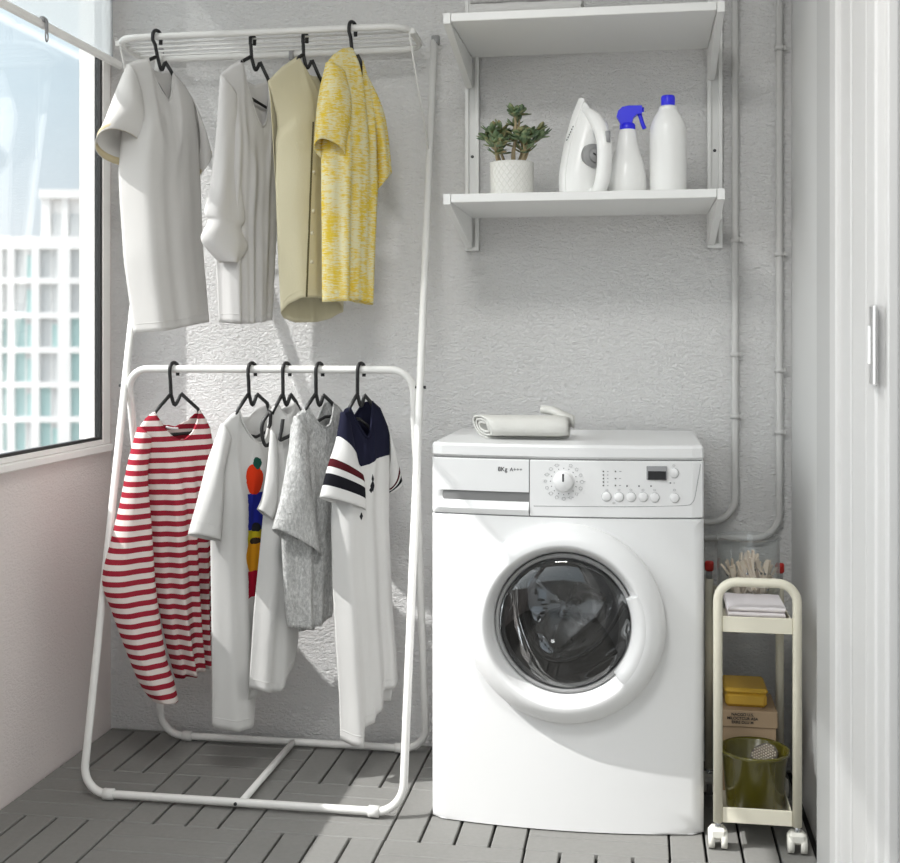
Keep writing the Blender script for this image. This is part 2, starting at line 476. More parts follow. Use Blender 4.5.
# sliding door and its frame in the right wall
dr = bpy.data.objects.new('door_1', None); COL.objects.link(dr); dr.location = (XR, 1.7, 0); dr['kind'] = 'structure'
b = MB()
def yx(px, X): return atX(px, HY, X).y
XA = .358
b.box(XA, XR+.1, yx(832, XA), 2.50, -.06, 2.2, .002); b.build('door_casing', M['casing'], dr); b = MB()
b.box(XA-.006, XR, yx(835.5, XA-.006), yx(832, XA-.006)+.03, -.06, 2.2, .003)  # bead
b.box(XA+.003, XR+.1, yx(850.5, XA+.003), yx(836, XA), -.06, 2.2, .002)
b.build('door_frame', M['white_paint'], dr)
b = MB()
XD = .363
b.box(XD, XR+.05, yx(866, XD), yx(852.2, XD), -.055, 2.15, .003)             # stile
b.box(XD-.008, XR+.05, yx(875, XD-.008), yx(866, XD-.008), -.055, 2.15, .004)
b.box(XD-.002, XR+.05, yx(879, XD), yx(876, XD), -.055, 2.15, .002)
b.box(XD+.006, XR+.05, yx(888, XD+.006), yx(879, XD), -.055, 2.15, .002)
b.build('door_leaf', M['white_paint'], dr)
b = MB(); b.box(XD+.02, XR+.05, .9, yx(888, XD+.006), -.055, 2.15, .0); b.build('door_panel', M['panel_gray'], dr)
b = MB(); ya, yb_ = yx(872.5, XD-.014), yx(868, XD-.014)
za, zb = atX(870, 385, XD-.014).z, atX(870, 305, XD-.014).z
b.box(XD-.0125, XD-.006, ya, yb_, za, zb, .002); b.box(XD-.014, XD-.006, yb_-.004, yb_+.002, za+.03, zb-.03, .002)
b.build('door_handle', M['chrome'], dr)

# ------------------------------------------------------------------ outside building
def cam_pt(px, py, zc):
    d = ray(px, py); fwd = Vector((-sin(TH), cos(TH), 0)); k = zc/d.dot(fwd)
    return Vector((0, 0, CH))+d*k
M['facade'] = simple('facade_white', (236, 234, 232), .7)
M['office_glass'] = simple('office_glass', (170, 204, 202), .4, spec=.6)
M['office_blind'] = simple('office_blind', (206, 208, 208), .6)
DZ = 110.0; U = Vector((cos(TH), sin(TH), 0)); Fw = Vector((-sin(TH), cos(TH), 0)); k1 = DZ/F
org = cam_pt(30, 500, DZ); org.z = CH+(HY-700)*k1
bt = thing('office_building', org, 'pale office building with a grid of windows, outside beyond the glass', 'building')
def fbox(mb, xa, xb, ya, yb, d0, d1, mi=0):
    """box on the facade given in facade units (pixels of the far plane), depth d0..d1 metres behind the face"""
    pts = []
    for u in (xa, xb):
        for d in (d0, d1):
            for y in (yb, ya):
                p = Vector((0, 0, CH))+Fw*(DZ+d)+U*((u-CX)*k1); p.z = CH+(HY-y)*k1; pts.append(p)
    mb.add(pts, [(0,1,3,2), (4,6,7,5), (0,4,5,1), (2,3,7,6), (0,2,6,4), (1,5,7,3)], mi, False)
cols = [(-26, -20), (-14, 3), (10, 30), (39, 57.5), (70, 85), (97, 112)]
cols = [(-44, -28), (-19, -3), (1.5, 8), (14, 31.5), (39, 57.5), (70, 86), (98, 114), (126, 142)]
rows = [(249 + 34.7*i, 277.5+34.7*i) for i in range(8)]
b = MB()
fbox(b, -60, 150, 238, 700, .8, 14)                     # mass behind
fbox(b, -60, 150, 236, rows[0][0], 0, .9)
for i in range(8):
    yb0 = rows[i][1]; yb1 = rows[i+1][0] if i < 7 else 700
    fbox(b, -60, 150, yb0, yb1, 0, .9)
edges = [-60]+[e for c in cols for e in c]+[150]
for i in range(0, len(edges), 2):
    for (ra, rb) in rows: fbox(b, edges[i], edges[i+1], ra, rb, 0, .9)
b.build('facade', M['facade'], bt)
b = MB(); fbox(b, 37, 150, 190, 238, 1.5, 12); fbox(b, 37, 46, 190, 238, 1.1, 1.6); fbox(b, 58, 64, 196, 238, 1.1, 1.6)
fbox(b, 35, 150, 188, 197, .9, 1.6); b.build('roof_storey', M['facade'], bt)
random.seed(3)
for ci, (xa, xb) in enumerate(cols):
    for ri, (ra, rb) in enumerate(rows):
        if ri > 6 or xb < -8 or xa > 100: continue
        b = MB(); mid = xa+(xb-xa)*.55
        fbox(b, xa, mid, ra, rb, .5, .55, 1 if ri < 2 or random.random() < .3 else 0)
        fbox(b, mid, mid+1.2, ra, rb, .4, .6, 2)
        fbox(b, mid+1.2, xb, ra+(2 if random.random() < .5 else 6), rb, .5, .55, 0 if random.random() < .7 else 1)
        fbox(b, mid, xb, ra, ra+6, .48, .56, 1)
        b.build('window', [M['office_glass'], M['office_blind'], M['facade']], bt)
for (xa, xb) in ((47, 57), (65, 75), (77, 84)):
    b = MB(); fbox(b, xa, xb, 212, 236, 1.4, 1.45); b.build('window', M['office_blind'], bt)

# ------------------------------------------------------------------ pipes and taps on the back wall
YP = YB-.017
def pipe(xp, zbend, label, clips):
    t = thing('water_pipe', (xp, YP, 1.5), label, 'pipe')
    b = MB()
    path = fillet([(xp, YP, ZC-.002), (xp, YP, zbend), (-.05, YP, zbend)], .065, 10)
    b.tube(path, .0088, 12); b.build('pipe_run', M['pipe'], t)
    for z in clips:
        c = MB(); c.lathe([(.0089, -.006), (.0122, -.006), (.0122, .006), (.0089, .006)], (xp, YP, z), n=20)
        c.box(xp-.003, xp+.003, YP+.005, YB-.0004, z-.005, z+.005); c.box(xp+.010, xp+.018, YP-.004, YP+.004, z-.005, z+.005, .001)
        c.build('pipe_clip', M['pipe'], t)
pipe(.239, .616, 'gray painted wall pipe nearer the shelf, bending left behind the washer', [1.336, 1.045, .887])
pipe(.348, .577, 'gray painted wall pipe nearer the room corner, bending left lower down', [1.82, 1.299, 1.005, .848])
# ------------------------------------------------------------------ wall shelf
sh = thing('wall_shelf', (-.125, YB, 1.42), 'white two-tier wall shelf with triangular brackets above the washer', 'shelf')
for xa, xb in ((-.456, -.419), (.170, .208)):
    b = MB(); b.box(xa, xa+.010, YB-.018, YB-.0004, 1.316, 2.0, .001); b.box(xb-.010, xb, YB-.018, YB-.0004, 1.316, 2.0, .001)
    b.box(xa, xb, YB-.006, YB-.0004, 1.316, 2.0)
    b.box(xa, xb, YB-.017, YB-.0004, 1.316, 1.328, .001)
    b.build('wall_upright', M['shelf'], sh)
    b = MB(); xm = (xa+xb)/2
    for z in (1.566,): b.lathe([(.0005, -.0015), (.004, -.0015), (.004, .001)], (xm, YB-.006, z), 'y', 12)
    b.build('screw', M['dark'], sh)
for zt in (1.421, 1.842):
    b = MB(); b.box(-.4345, .1705, 2.70, YB-.03, zt-.020, zt, .0015); b.build('shelf_board', M['shelf'], sh)
    for xa, xb in ((-.452, -.4355), (.1715, .188)):
        drop = .098 if zt < 1.6 else .098
        b = MB()
        prof = [(2.700, zt), (YB-.022, zt), (YB-.022, zt-drop), (YB-.055, zt-drop+.006), (2.700, zt-.024)]
        vs = [(x, y, z) for x in (xa, xb) for (y, z) in prof]
        n = len(prof); fs = [list(range(n))[::-1], list(range(n, 2*n))]+[[i, (i+1) % n, n+(i+1) % n, n+i] for i in range(n)]
        b.add(vs, fs, 0, False); b.build('bracket', M['shelf'], sh)

# ------------------------------------------------------------------ lofts for garments
def lerp(a, b, t): return a+(b-a)*t
def smooth(a, b, x):
    t = max(0, min(1, (x-a)/(b-a))); return t*t*(3-2*t)
def bypar(poly, key, n):
    """sample a 2D polyline at n+1 equal steps of coordinate key (0: across, 1: arclength)"""
    if key == 0:
        xs = [p[0] for p in poly]; out = []
        for i in range(n+1):
            x = lerp(xs[0], xs[-1], i/n); k = 0
            while k < len(poly)-2 and x > xs[k+1]: k += 1
            d = xs[k+1]-xs[k]; t = (x-xs[k])/d if abs(d) > 1e-9 else 0
            t = max(0, min(1, t)); out.append((x, lerp(poly[k][1], poly[k+1][1], t)))
        return out
    ls = [0]
    for i in range(len(poly)-1): ls.append(ls[-1]+math.dist(poly[i], poly[i+1]))
    out = []
    for i in range(n+1):
        x = ls[-1]*i/n; k = 0
        while k < len(poly)-2 and x > ls[k+1]: k += 1
        t = (x-ls[k])/(ls[k+1]-ls[k]+1e-12); out.append((lerp(poly[k][0], poly[k+1][0], t), lerp(poly[k][1], poly[k+1][1], t)))
    return out

class Garment:
    def __init__(s, hookpx, rail_y, phi, seed, name, label, cat='shirt', group=None, back=0):
        s.O = atY(hookpx[0], hookpx[1], rail_y); s.phi = radians(phi)
        s.d = Vector((cos(s.phi), sin(s.phi), 0)); s.n = Vector((sin(s.phi), -cos(s.phi), 0))
        s.rnd = random.Random(seed)
        s.root = thing(name, s.O, label, cat, group)
    def P(s, p, off=0.):
        """place a silhouette point on the garment's own hanging plane -> (along, height)"""
        r = ray(*p); o = s.O+s.n*off-Vector((0, 0, CH)); k = (o.dot(s.n))/(r.dot(s.n))
        w = Vector((0, 0, CH))+r*k; return ((w-s.O).dot(s.d), w.z)
    def W(s, a, z, off): 
        w = s.O+s.d*a+s.n*off; w.z = z; return w
    def torso(s, mats, top, left, right, hem, btop=None, bhem=None, bleft=None, T=.03, folds=.006, nfold=5, nu=56, nv=60, neck=None, name='shirt_body', ridge=None):
        Pm = lambda l: [s.P(p) for p in l]
        b = MB(); rnd = s.rnd; s.grid = []
        allz = [s.P(p)[1] for p in left+right]
        for side, (tp, lf, hm) in enumerate(((top, left, hem), (btop or top, bleft or left, bhem or hem))):
            Tc = bypar(Pm(tp), 0, nu); Bc = bypar(Pm(hm), 0, nu); Lc = bypar(Pm(lf), 1, nv); Rc = bypar(Pm(right), 1, nv)
            ph = [rnd.uniform(0, 6.28) for _ in range(6)]; fr = [nfold*rnd.uniform(.75, 1.25), nfold*rnd.uniform(1.3, 1.9), nfold*.5]
            sg = 1 if side == 0 else -1
            nl = [s.P(p)[0] for p in neck] if neck else None
            vs = []; uv = []
            for j in range(nv+1):
                v = j/nv
                for i in range(nu+1):
                    u = i/nu
                    q = []
                    for c in (0, 1):
                        val = (1-v)*Tc[i][c]+v*Bc[i][c]+(1-u)*Lc[j][c]+u*Rc[j][c]
                        val -= (1-u)*(1-v)*Tc[0][c]+u*(1-v)*Tc[-1][c]+(1-u)*v*Bc[0][c]+u*v*Bc[-1][c]
                        q.append(val)
                    side_p = max(0, 1-abs(2*u-1)**2.6)**.6
                    if ridge and side == 0:
                        ur, tr_ = ridge
                        rp = sin(pi/2*u/ur)**.9 if u < ur else 1-((u-ur)/(1-ur))**1.5
                        rp = max(0, rp)
                    o0 = 0
                    if nl and nl[0] < q[0] < nl[1]: o0 = .016*sin(pi*(q[0]-nl[0])/(nl[1]-nl[0]))
                    g = min(1, v/.26)**.55; g2 = smooth(0, .3, v)
                    fo = folds*g2*side_p*(.35+.65*v)*(sin(fr[0]*2*pi*u+ph[0]+.8*v)+.5*sin(fr[1]*2*pi*u+ph[1]-1.2*v)+.7*sin(fr[2]*2*pi*u+ph[2]+1.5*v))
                    dr = .0035*smooth(.05, .2, v)*(1-v)*side_p*sin(5*pi*v+3*u*sg+ph[3])
                    base_ = T*side_p*(1-.15*v)
                    if ridge and side == 0: base_ = lerp(base_, tr_*rp, smooth(.02, .3, v))
                    off = lerp(o0, base_, g)+fo+dr
                    off = max(off, .001*side_p)
                    vs.append(s.W(q[0], q[1], sg*off)); uv.append((q[0], q[1]))
                    if side == 0: s.grid.append((q[0], q[1], off))
            W_ = nu+1; fs = [[j*W_+i, j*W_+i+1, (j+1)*W_+i+1, (j+1)*W_+i] for j in range(nv) for i in range(nu)]
            b.add(vs, fs, side if isinstance(mats, (list, tuple)) and len(mats) > 1 else 0, True, uv)
        o = b.build(name, mats, s.root, weld=.0004, recalc=True, solid=.0016)
        j = nv-2; row = [Vector(b.v[j*W_+i])+s.n*.001 for i in range(1, nu)]
        hb = MB(); hb.tube(row, .0011, 5); hb.build('hem_seam', mats[0] if isinstance(mats, (list, tuple)) else mats, s.root)
        return o
    def surf(s, px, lift=0.):
        o = .03
        for _ in range(4):
            a, z = s.P(px, o)
            g_ = min(s.grid, key=lambda t: (t[0]-a)**2+(t[1]-z)**2); o = g_[2]+lift
        return s.W(*s.P(px, o), o)
    def tubeloft(s, mats, secs, depth=.03, off0=0., off1=None, tilt=0., name='sleeve', n=28, sub=7, wr=.004, close0=False, tilt0=0, bulge=1.0, flare=None, hem=None):
        """sleeve: each section is a pair of edge points on the hanging plane; the ring between them has real depth"""
        ofs = lambda i: lerp(off0, off0 if off1 is None else off1, i/(len(secs)-1))
        A = [s.P(a, ofs(i)) for i, (a, _) in enumerate(secs)]; B = [s.P(b_, ofs(i)) for i, (_, b_) in enumerate(secs)]
        A = crom([(p[0], p[1], 0) for p in A], sub); B = crom([(p[0], p[1], 0) for p in B], sub)
        m = len(A); vs = []; uv = []; rnd = s.rnd; ph = [rnd.uniform(0, 6.28) for _ in range(4)]
        off1 = off0 if off1 is None else off1
        last = None
        for j in range(m):
            t = j/(m-1); c = (A[j]+B[j])/2; h = (B[j]-A[j])/2
            of = lerp(off0, off1, t); ti = lerp(tilt0, tilt, smooth(.3, 1, t)); ringp = []
            dp = min(depth*lerp(.6, 1, smooth(0, .4, t)), 10)
            if flare: dp *= lerp(1, flare, smooth(.6, 1, t))
            for k in range(n):
                a = 2*pi*k/n
                ca, sa = cos(a), sin(a)
                ex = math.copysign(abs(ca)**.9, ca); ey = math.copysign(abs(sa)**.9, sa)
                w = wr*smooth(.08, .4, t)*(sin(3*a+ph[0]+2.5*t)+.6*sin(5*a+ph[1]-4*t))*.7
                p = s.W(c.x+h.x*ex, c.y+h.y*ex, of+(dp*ey+w*sa)*cos(ti))
                p.z += dp*ey*sin(ti)
                vs.append(p); uv.append((k/n, t)); ringp.append(p)
            last = ringp
        b = MB(); fs = [[j*n+k, j*n+(k+1) % n, (j+1)*n+(k+1) % n, (j+1)*n+k] for j in range(m-1) for k in range(n)]
        # keep uv seam harmless: u is only used for noise
        b.add(vs, fs, 0, True, uv)
        o = b.build(name, mats, s.root, recalc=True, solid=.0016)
        if hem and m > 8:
            c = None; j = int(.87*(m-1)); rg = [Vector(b.v[j*n+k]) for k in range(n)]; c = sum(rg, Vector())/n
            hb = MB(); hb.tube([c+(p-c)*1.01 for p in rg], .0011, 5, closed=True); hb.build('cuff_seam', hem, s.root)
        return o, last
    def band(s, ring, mat, name='cuff', w=.016, shrink=.93):
        c = sum(ring, Vector())/len(ring); b = MB(); n = len(ring)
        vs = [c+(p-c)*.985+Vector((0, 0, .000)) for p in ring]+[c+(p-c)*shrink+Vector((0, 0, w)) for p in ring]
        b.add(vs, [[k, (k+1) % n, n+(k+1) % n, n+k] for k in range(n)], 0, True)
        return b.build(name, mat, s.root, solid=.001)
    def strip(s, pts, off, r, mat, name, n=8, sub=5):
        of = [off if not callable(off) else off(i/(len(pts)-1)) for i in range(len(pts))]
        P = [s.W(*s.P(p, 0 if callable(off) else of[i]), of[i]) for i, p in enumerate(pts)]
        b = MB(); b.tube(crom(P, sub), r, n); return b.build(name, mat, s.root)
    def hanger(s, label, stem, jl, ub, pk, exl, exr, tl, tr, top, lowbar=True, low=None, extra=None, r=.0047, group=None, rail_r=.0095, dy=0):
        """black hook hanger in the garment's plane; all points are on that plane"""
        W2 = lambda p, off=0: s.W(*s.P(p), off)
        b = MB()
        pj = W2(jl); zt = top                    # height of the hook's inner top
        # hook runs over the rail, square to it
        O = s.O
        q = W2(stem)
        rr = rail_r+r+.0015
        # the hook arc lies in the plane between stem line and the far side of the rail
        ctr = Vector((O.x, O.y, zt)); front = Vector((q.x-O.x, q.y-O.y, 0))
        dirv = Vector((-.35, -1, 0)).normalized()
        arc = [ctr+dirv*rr*cos(a)+Vector((0, 0, rr*sin(a))) for a in [pi*k/10*1.16 for k in range(11)]][::-1]
        path = [Vector(arc[0])+Vector((0, 0, -.010))]+[Vector(p) for p in arc]
        path += [ctr+dirv*rr+Vector((0, 0, -.012))]
        st = Vector((pj.x, pj.y, pj.z+.02)); path += [st.lerp(path[-1], .5), pj]
        path += crom([pj, W2(ub), W2(pk)], 6)[1:]
        dn = lambda p, e, k=.013: W2((lerp(e[0], p[0], .8), lerp(e[1], p[1], .8)))-Vector((0, 0, k))
        path += [W2(exr), dn(tr, exr)]
        b.tube(path, r, 10)
        b.tube([pj+Vector((0, 0, .002)), W2(exl), dn(tl, exl)], r, 10)
        if lowbar:
            lo = low or [tl, ((tl[0]*.65+tr[0]*.35), tl[1]+4), ((tl[0]*.35+tr[0]*.65), tr[1]+5), tr]
            b.tube([dn(tl, exl)]+[W2(p) for p in lo[1:-1]]+[dn(tr, exr)], r*.9, 8)
        if extra:
            for pts, off in extra: b.tube(crom([s.W(*s.P(p, off), off) for p in pts], 5), r, 8)
        o = b.build('coat_hanger', M['black']); 
        o.data.transform(Matrix.Translation(-O)); o.location = O
        return tag(o, label, 'hanger', group or 'black clothes hangers')
    def lumps(s): pass

# ------------------------------------------------------------------ clothes rack
RT = .0095
rk = thing('clothes_rack', (-.91, 2.8, 0), 'white tubular folding clothes rack with two hanging levels, by the window', 'clothes rack')
xl, xr = -1.298, -.528
yA0, yA1, zA1 = 2.597, 3.046, 1.868
yB0 = 3.012; yBt, zBt = 2.822, 1.008
zr = .0145
legA = fillet([(xl+.002, yA1, zA1), (xl, yA0, zr), (xr, yA0, zr), (xr-.006, yA1, zA1)], [0, .062, .062, 0], 10)
b = MB(); b.tube(legA, RT, 14); b.build('leg_frame', M['rack'], rk)
xbl, xbr = xl+.024, xr-.022
loop = fillet([(xl+.010, yBt, zBt), (xr-.020, yBt, zBt), (xbr-.0, yB0, zr), (xbl+.0, yB0, zr)], [.055, .055, .06, .06], 10, closed=True)
b = MB(); b.tube(loop, RT, 14, closed=True); b.build('hanging_frame', M['rack'], rk)
xm = (xl+xr)/2+.005
b = MB(); b.tube([(xm, yA0, zr), (xm, yB0, zr)], RT*.9, 12); b.build('floor_crossbar', M['rack'], rk)
for (x, y) in ((xl+.066, yA0), (xr-.066, yA0), (xbl+.07, yB0), (xbr-.07, yB0)):
    b = MB(); b.lathe([(RT, -.013), (RT+.0035, -.012), (RT+.0035, .012), (RT, .013)], (0, 0, 0), 'y', 16)
    vv = [(x+p[1], y+p[0], zr+p[2]) for p in b.v]; b.v = vv; b.build('tube_sleeve', M['rack'], rk)
b = MB(); b.lathe([(.0003, -RT-.002), (.004, -RT-.002), (.004, -RT+.002)], (xm-.01, yA0, zr), 'y', 12); b.build('screw', M['dark'], rk)
def legpt(z, x): return (x, yA0+(yA1-yA0)*(z-zr)/(zA1-zr), z)
for x, sx in ((xl, 1), (xr-.003, -1)):
    p = legpt(.965, x); b = MB(); b.tube([(x-.014, p[1], p[2]), (x+.014, p[1], p[2])], .004, 10); b.build('rivet', M['dark'], rk)
    b = MB(); b.lathe([(.0005, 0), (RT+.002, -.001), (RT+.0025, -.022), (RT, -.024)], (x, yA1+.002, zA1+.014), n=16); o = b.build('end_cap', M['gray'], rk); o['label'] = 'gray end cap'
# drying shelf on top
yS0, yS1, zS = 2.866, 3.055, 1.862
xs0, xs1 = -1.345, -.566
b = MB()
b.tube(fillet([(xs0, yS0, zS), (xs1, yS0, zS), (xs1, yS1, zS-.012), (xs0, yS1, zS-.012)], .06, 8, closed=True), .0088, 12, closed=True)
so = b.build('drying_shelf', M['rack'], rk)
for k in range(4):
    y = yS0+.036+.034*k; b = MB(); z = zS-.012*(y-yS0)/(yS1-yS0)-.004
    b.tube([(xs0+.006, y, z), (xs1-.006, y, z)], .0026, 8); b.build('drying_wire', M['rack'], so)
b = MB(); b.box(-.93, -.918, yS1-.014, yS1+.012, zS-.03, zS-.0, .002); b.build('shelf_clip', M['gray'], so)
for x, sx in ((xs0, 1), (xs1, -1)):
    xe = xl if sx > 0 else xr-.005
    p = legpt(1.555, xe); b = MB()
    b.tube([(x-sx*-.004, yS0+.03, zS-.008), (x-sx*-.004, yS0+.03, zS-.022), p], .0024, 8); b.build('stay_rod', M['rack'], so)
    b = MB(); b.box(x-.010, x+.010, yS0+.026, yS0+.034, zS-.013, zS+.002, .002); b.build('rod_hook', M['rack'], so)

# ------------------------------------------------------------------ garments, top row
PHI = 50
YT = yS0
HG = 'black clothes hangers'
# 1 cool white V-neck tee
g = Garment((157, 31), YT, PHI, 11, 'v_neck_tee', 'pale gray-white V-neck tee with tan-lined sleeves, top left on the rack', 'shirt')
m = M['tee_gray']
g.torso(m, [(126,65),(136,60.5),(147.8,58.4),(152,76),(158,91),(166,101),(170,90),(172.8,72),(184,85),(194,101)],
        [(126,65),(124,110),(119,170),(120,200),(124,260),(134,333)], [(194,101),(199,140),(200,176),(203,250),(209,322)],
        [(134,333),(160,330),(185,325),(209,322)], btop=[(126,65),(136,60.5),(147.8,58.4),(154,67),(163,73),(172.8,72),(184,85),(194,101)],
        T=.045, ridge=(.24,.068), folds=.004, nfold=3, neck=[(147.8,58.4),(172.8,72)])
o, ring = g.tubeloft(m, [((128,64),(143,118)),((120,84),(146,138)),((107,115),(146,150)),((96,139),(142,156))], depth=.05, off0=.0, off1=.016, tilt=radians(46))
g.band(ring, M['tan_band'])
o, ring = g.tubeloft(m, [((192,99),(199,150)),((202,128),(200.5,170)),((210,159),(200,176.5))], depth=.03, off0=0, tilt=radians(30))
g.band(ring, M['tan_band'])
g.strip([(147.8,58.4),(152,76),(158,91),(166,101),(170,90),(172.8,72)], lambda t: .002+.016*sin(pi*t), .0022, m, 'collar')
g.hanger('black hanger hooked on the top front bar, holding the gray-white V-neck tee', (157,40), (157.5,57), (161.5,70), (165,61.5), (149,60), (172,73), (133,71), (188,98), zS)
# 2 white tee with knotted cuff
g = Garment((252.5, 35), YT+.036, PHI, 12, 'scoop_neck_shirt', 'plain white scoop-neck shirt with a gathered cuff, between the V-neck tee and the olive vest', 'shirt')
m = M['tee_white']
g.torso(m, [(220,75),(230,66),(241.7,60),(245,82),(250,104),(255,121),(260,127),(264,120),(267,104),(268.5,81),(274,88),(280,97)],
        [(220,75),(217,130),(215,180),(214,230),(217,280),(219,322)], [(280,97),(279,160),(276,240),(272,320)],
        [(219,322),(245,324),(272,320)], btop=[(220,75),(230,66),(241.7,60),(247,79),(258,84),(268.5,81),(274,88),(280,97)],
        T=.028, ridge=(.3,.036), folds=.007, nfold=4, neck=[(241.7,60),(268.5,81)])
g.tubeloft(m, [((221,76),(236,96)),((217.5,128),(239,132)),((212,180),(240,182)),((205.5,211),(244.5,218)),((209,221),(240,230)),((202,240),(247,247)),((222,262),(236,263))], depth=.024, off0=.012, off1=.034, wr=.006)
g.strip([(241.7,60),(245,82),(250,104),(255,121),(260,127),(264,120),(267,104),(268.5,81)], lambda t: .002+.016*sin(pi*t), .002, m, 'collar')
g.hanger('black hanger behind the top front bar, holding the plain white scoop-neck shirt', (251,40), (251.5,57), (255.5,70), (260,62), (242,61.5), (268,79), (226,74), (277,97), zS-.007,
         low=[(226,74),(238,92),(250.5,98),(267,108),(277,97)], rail_r=.0026)
# 3 olive sleeveless shirt
g = Garment((305, 35), YT+.036, PHI, 13, 'sleeveless_shirt', 'olive-beige sleeveless button shirt hanging beside the yellow tee', 'shirt')
m = M['olive']
g.torso([m, m], [(268,81),(282,67),(298,56),(306,74),(313,90),(319,112),(322,128),(325,100),(327,77),(333,88),(340,100)],
        [(268,81),(272,96),(276.5,116),(277.5,129),(275.5,142),(276,190),(278,250),(281,312)], [(340,100),(345,160),(345,240),(343,312)],
        [(281,312),(285,304),(293,298),(306,298),(330,300),(340,304),(343,312)], btop=[(268,81),(282,67),(298,56),(306,70),(316,75),(327,77),(333,88),(340,100)],
        bleft=[(268,81),(270.5,100),(273,140),(276,190),(278,250),(281,312)], bhem=[(281,312),(287,318),(300,322.5),(322,322),(335,318),(343,312)],
        T=.026, ridge=(.30,.046), folds=.003, nfold=3, neck=[(298,56),(327,77)])
b = MB(); b.tube([g.surf((lerp(313, 306.5, k/24), lerp(122, 297, k/24)), .0005) for k in range(25)], .0026, 8); b.build('placket', M['olive_dark'], g.root)
BO = .047
for px in ((312.5,133),(311.5,172),(311,211),(310,233),(309.5,262)):
    c = g.surf((px[0]+2.5, px[1]), .002); b = MB(); e = g.n
    b.tube([c-e*.003, c+e*.001], .0045, 12); o = b.build('button', M['cream'], g.root)
# breast pocket
pk = [g.surf(p, .003) for p in ((297,142),(303,140),(305,147),(299,150))]
b = MB(); b.add(pk+[p-g.n*.004 for p in pk], [(0,1,2,3),(4,7,6,5),(0,4,5,1),(1,5,6,2),(2,6,7,3),(3,7,4,0)], 0, False); b.build('pocket_flap', M['olive'], g.root)
g.hanger('black hanger behind the top front bar, holding the olive sleeveless shirt', (303,40), (303.5,55), (307,68), (312,60), (298,58), (319,76), (276,80), (336,100), zS-.007, rail_r=.0026)
# 4 yellow tee
g = Garment((352.5, 24), YT, 46, 14, 'patterned_tee', 'yellow and cream patterned tee with short sleeves, rightmost on the top bar', 'shirt')
m = M['yellow_tee']
g.torso(m, [(325,66),(333,55),(343,48.5),(351,47.5),(355,62),(357,77),(359,89),(361,76),(362.5,61),(367,75)],
        [(325,66),(323,110),(322,160),(322.5,230),(322.8,302)], [(367,75),(374,112),(377,190),(374,250),(372,305)],
        [(322.8,302),(345,301),(352,300),(372,305)], btop=[(325,66),(333,55),(343,48.5),(351,47.5),(357,56),(362.5,61),(367,75)],
        T=.036, folds=.005, nfold=3, neck=[(351,47.5),(362.5,61)])
o, ring = g.tubeloft(m, [((327,62),(344,74)),((320,100),(350,112)),((315.8,142),(344,163))], depth=.034, off0=.01, off1=.022, tilt=radians(30), hem=M['yellow_tee'])
g.tubeloft(m, [((365,73),(371,120)),((381,112),(376,160)),((389,175),(376,190))], depth=.028, off0=0, tilt=radians(20))
g.strip([(351,47.5),(355,62),(357,77),(359,89),(361,76),(362.5,61)], lambda t: .002+.016*sin(pi*t), .0022, m, 'collar')
g.hanger('black hanger hooked on the top front bar, holding the yellow patterned tee', (352,30), (352,50), (354,63), (357.5,55), (349,51), (361,63), (331,64), (365,78), zS)

# ------------------------------------------------------------------ garments, lower rail
YR = yBt; ZR = zBt+RT+.008
# 5 red striped shirt
g = Garment((174, 370), YR, 48, 15, 'striped_shirt', 'red and white striped long-sleeved shirt, leftmost on the lower rail', 'shirt')
m = M['stripe']
g.torso(m, [(139,428),(146,418),(154,411.8),(160,425),(170,436.5),(180,439.8),(190,432),(196,421),(199,409.5),(205,418),(210,428)],
        [(139,428),(146,480),(151,545),(158,600),(168,650),(176,678)], [(210,428),(213,445),(213,500),(212,580),(210.5,665)],
        [(176,678),(184,673),(191,670),(200,666.5),(210.5,665)], btop=[(139,428),(146,418),(154,411.8),(165,424),(178,427),(190,420),(199,409.5),(205,418),(210,428)],
        T=.045, ridge=(.4,.05), folds=.011, nfold=3.2, neck=[(154,411.8),(199,409.5)])
g.tubeloft(m, [((139,427),(150,440)),((130.5,458),(146,475)),((121,505),(149,520)),((112,542),(151,550)),((103.5,581),(154.5,590)),((113,612),(158.5,620)),((127,650),(164,655)),((141,684),(172,680)),((153.5,701),(175.5,699))], depth=.042, off0=.01, off1=.03, wr=.006)
g.tubeloft(m, [((208,426),(211,470)),((214,480),(208,540)),((215,545),(207,600)),((213,600),(206,640))], depth=.03, off0=-.012)
g.strip([(154,411.8),(160,425),(170,436.5),(180,439.8),(190,432),(196,421),(199,409.5)], lambda t: .002+.016*sin(pi*t), .0022, m, 'collar')
o = g.strip([(166,427),(173,428.5),(178,428.5)], -.008, .003, M['cloth_pinkwhite'], 'neck_label', sub=2)
g.hanger('black hanger at the left end of the lower rail, holding the red striped shirt', (171,375), (171,394.5), (175,405), (181,393.5), (156,411), (198,409), (144,427), (206,424), zBt,
         low=[(144,427),(160,433),(169,434.8),(190,433),(206,424)])
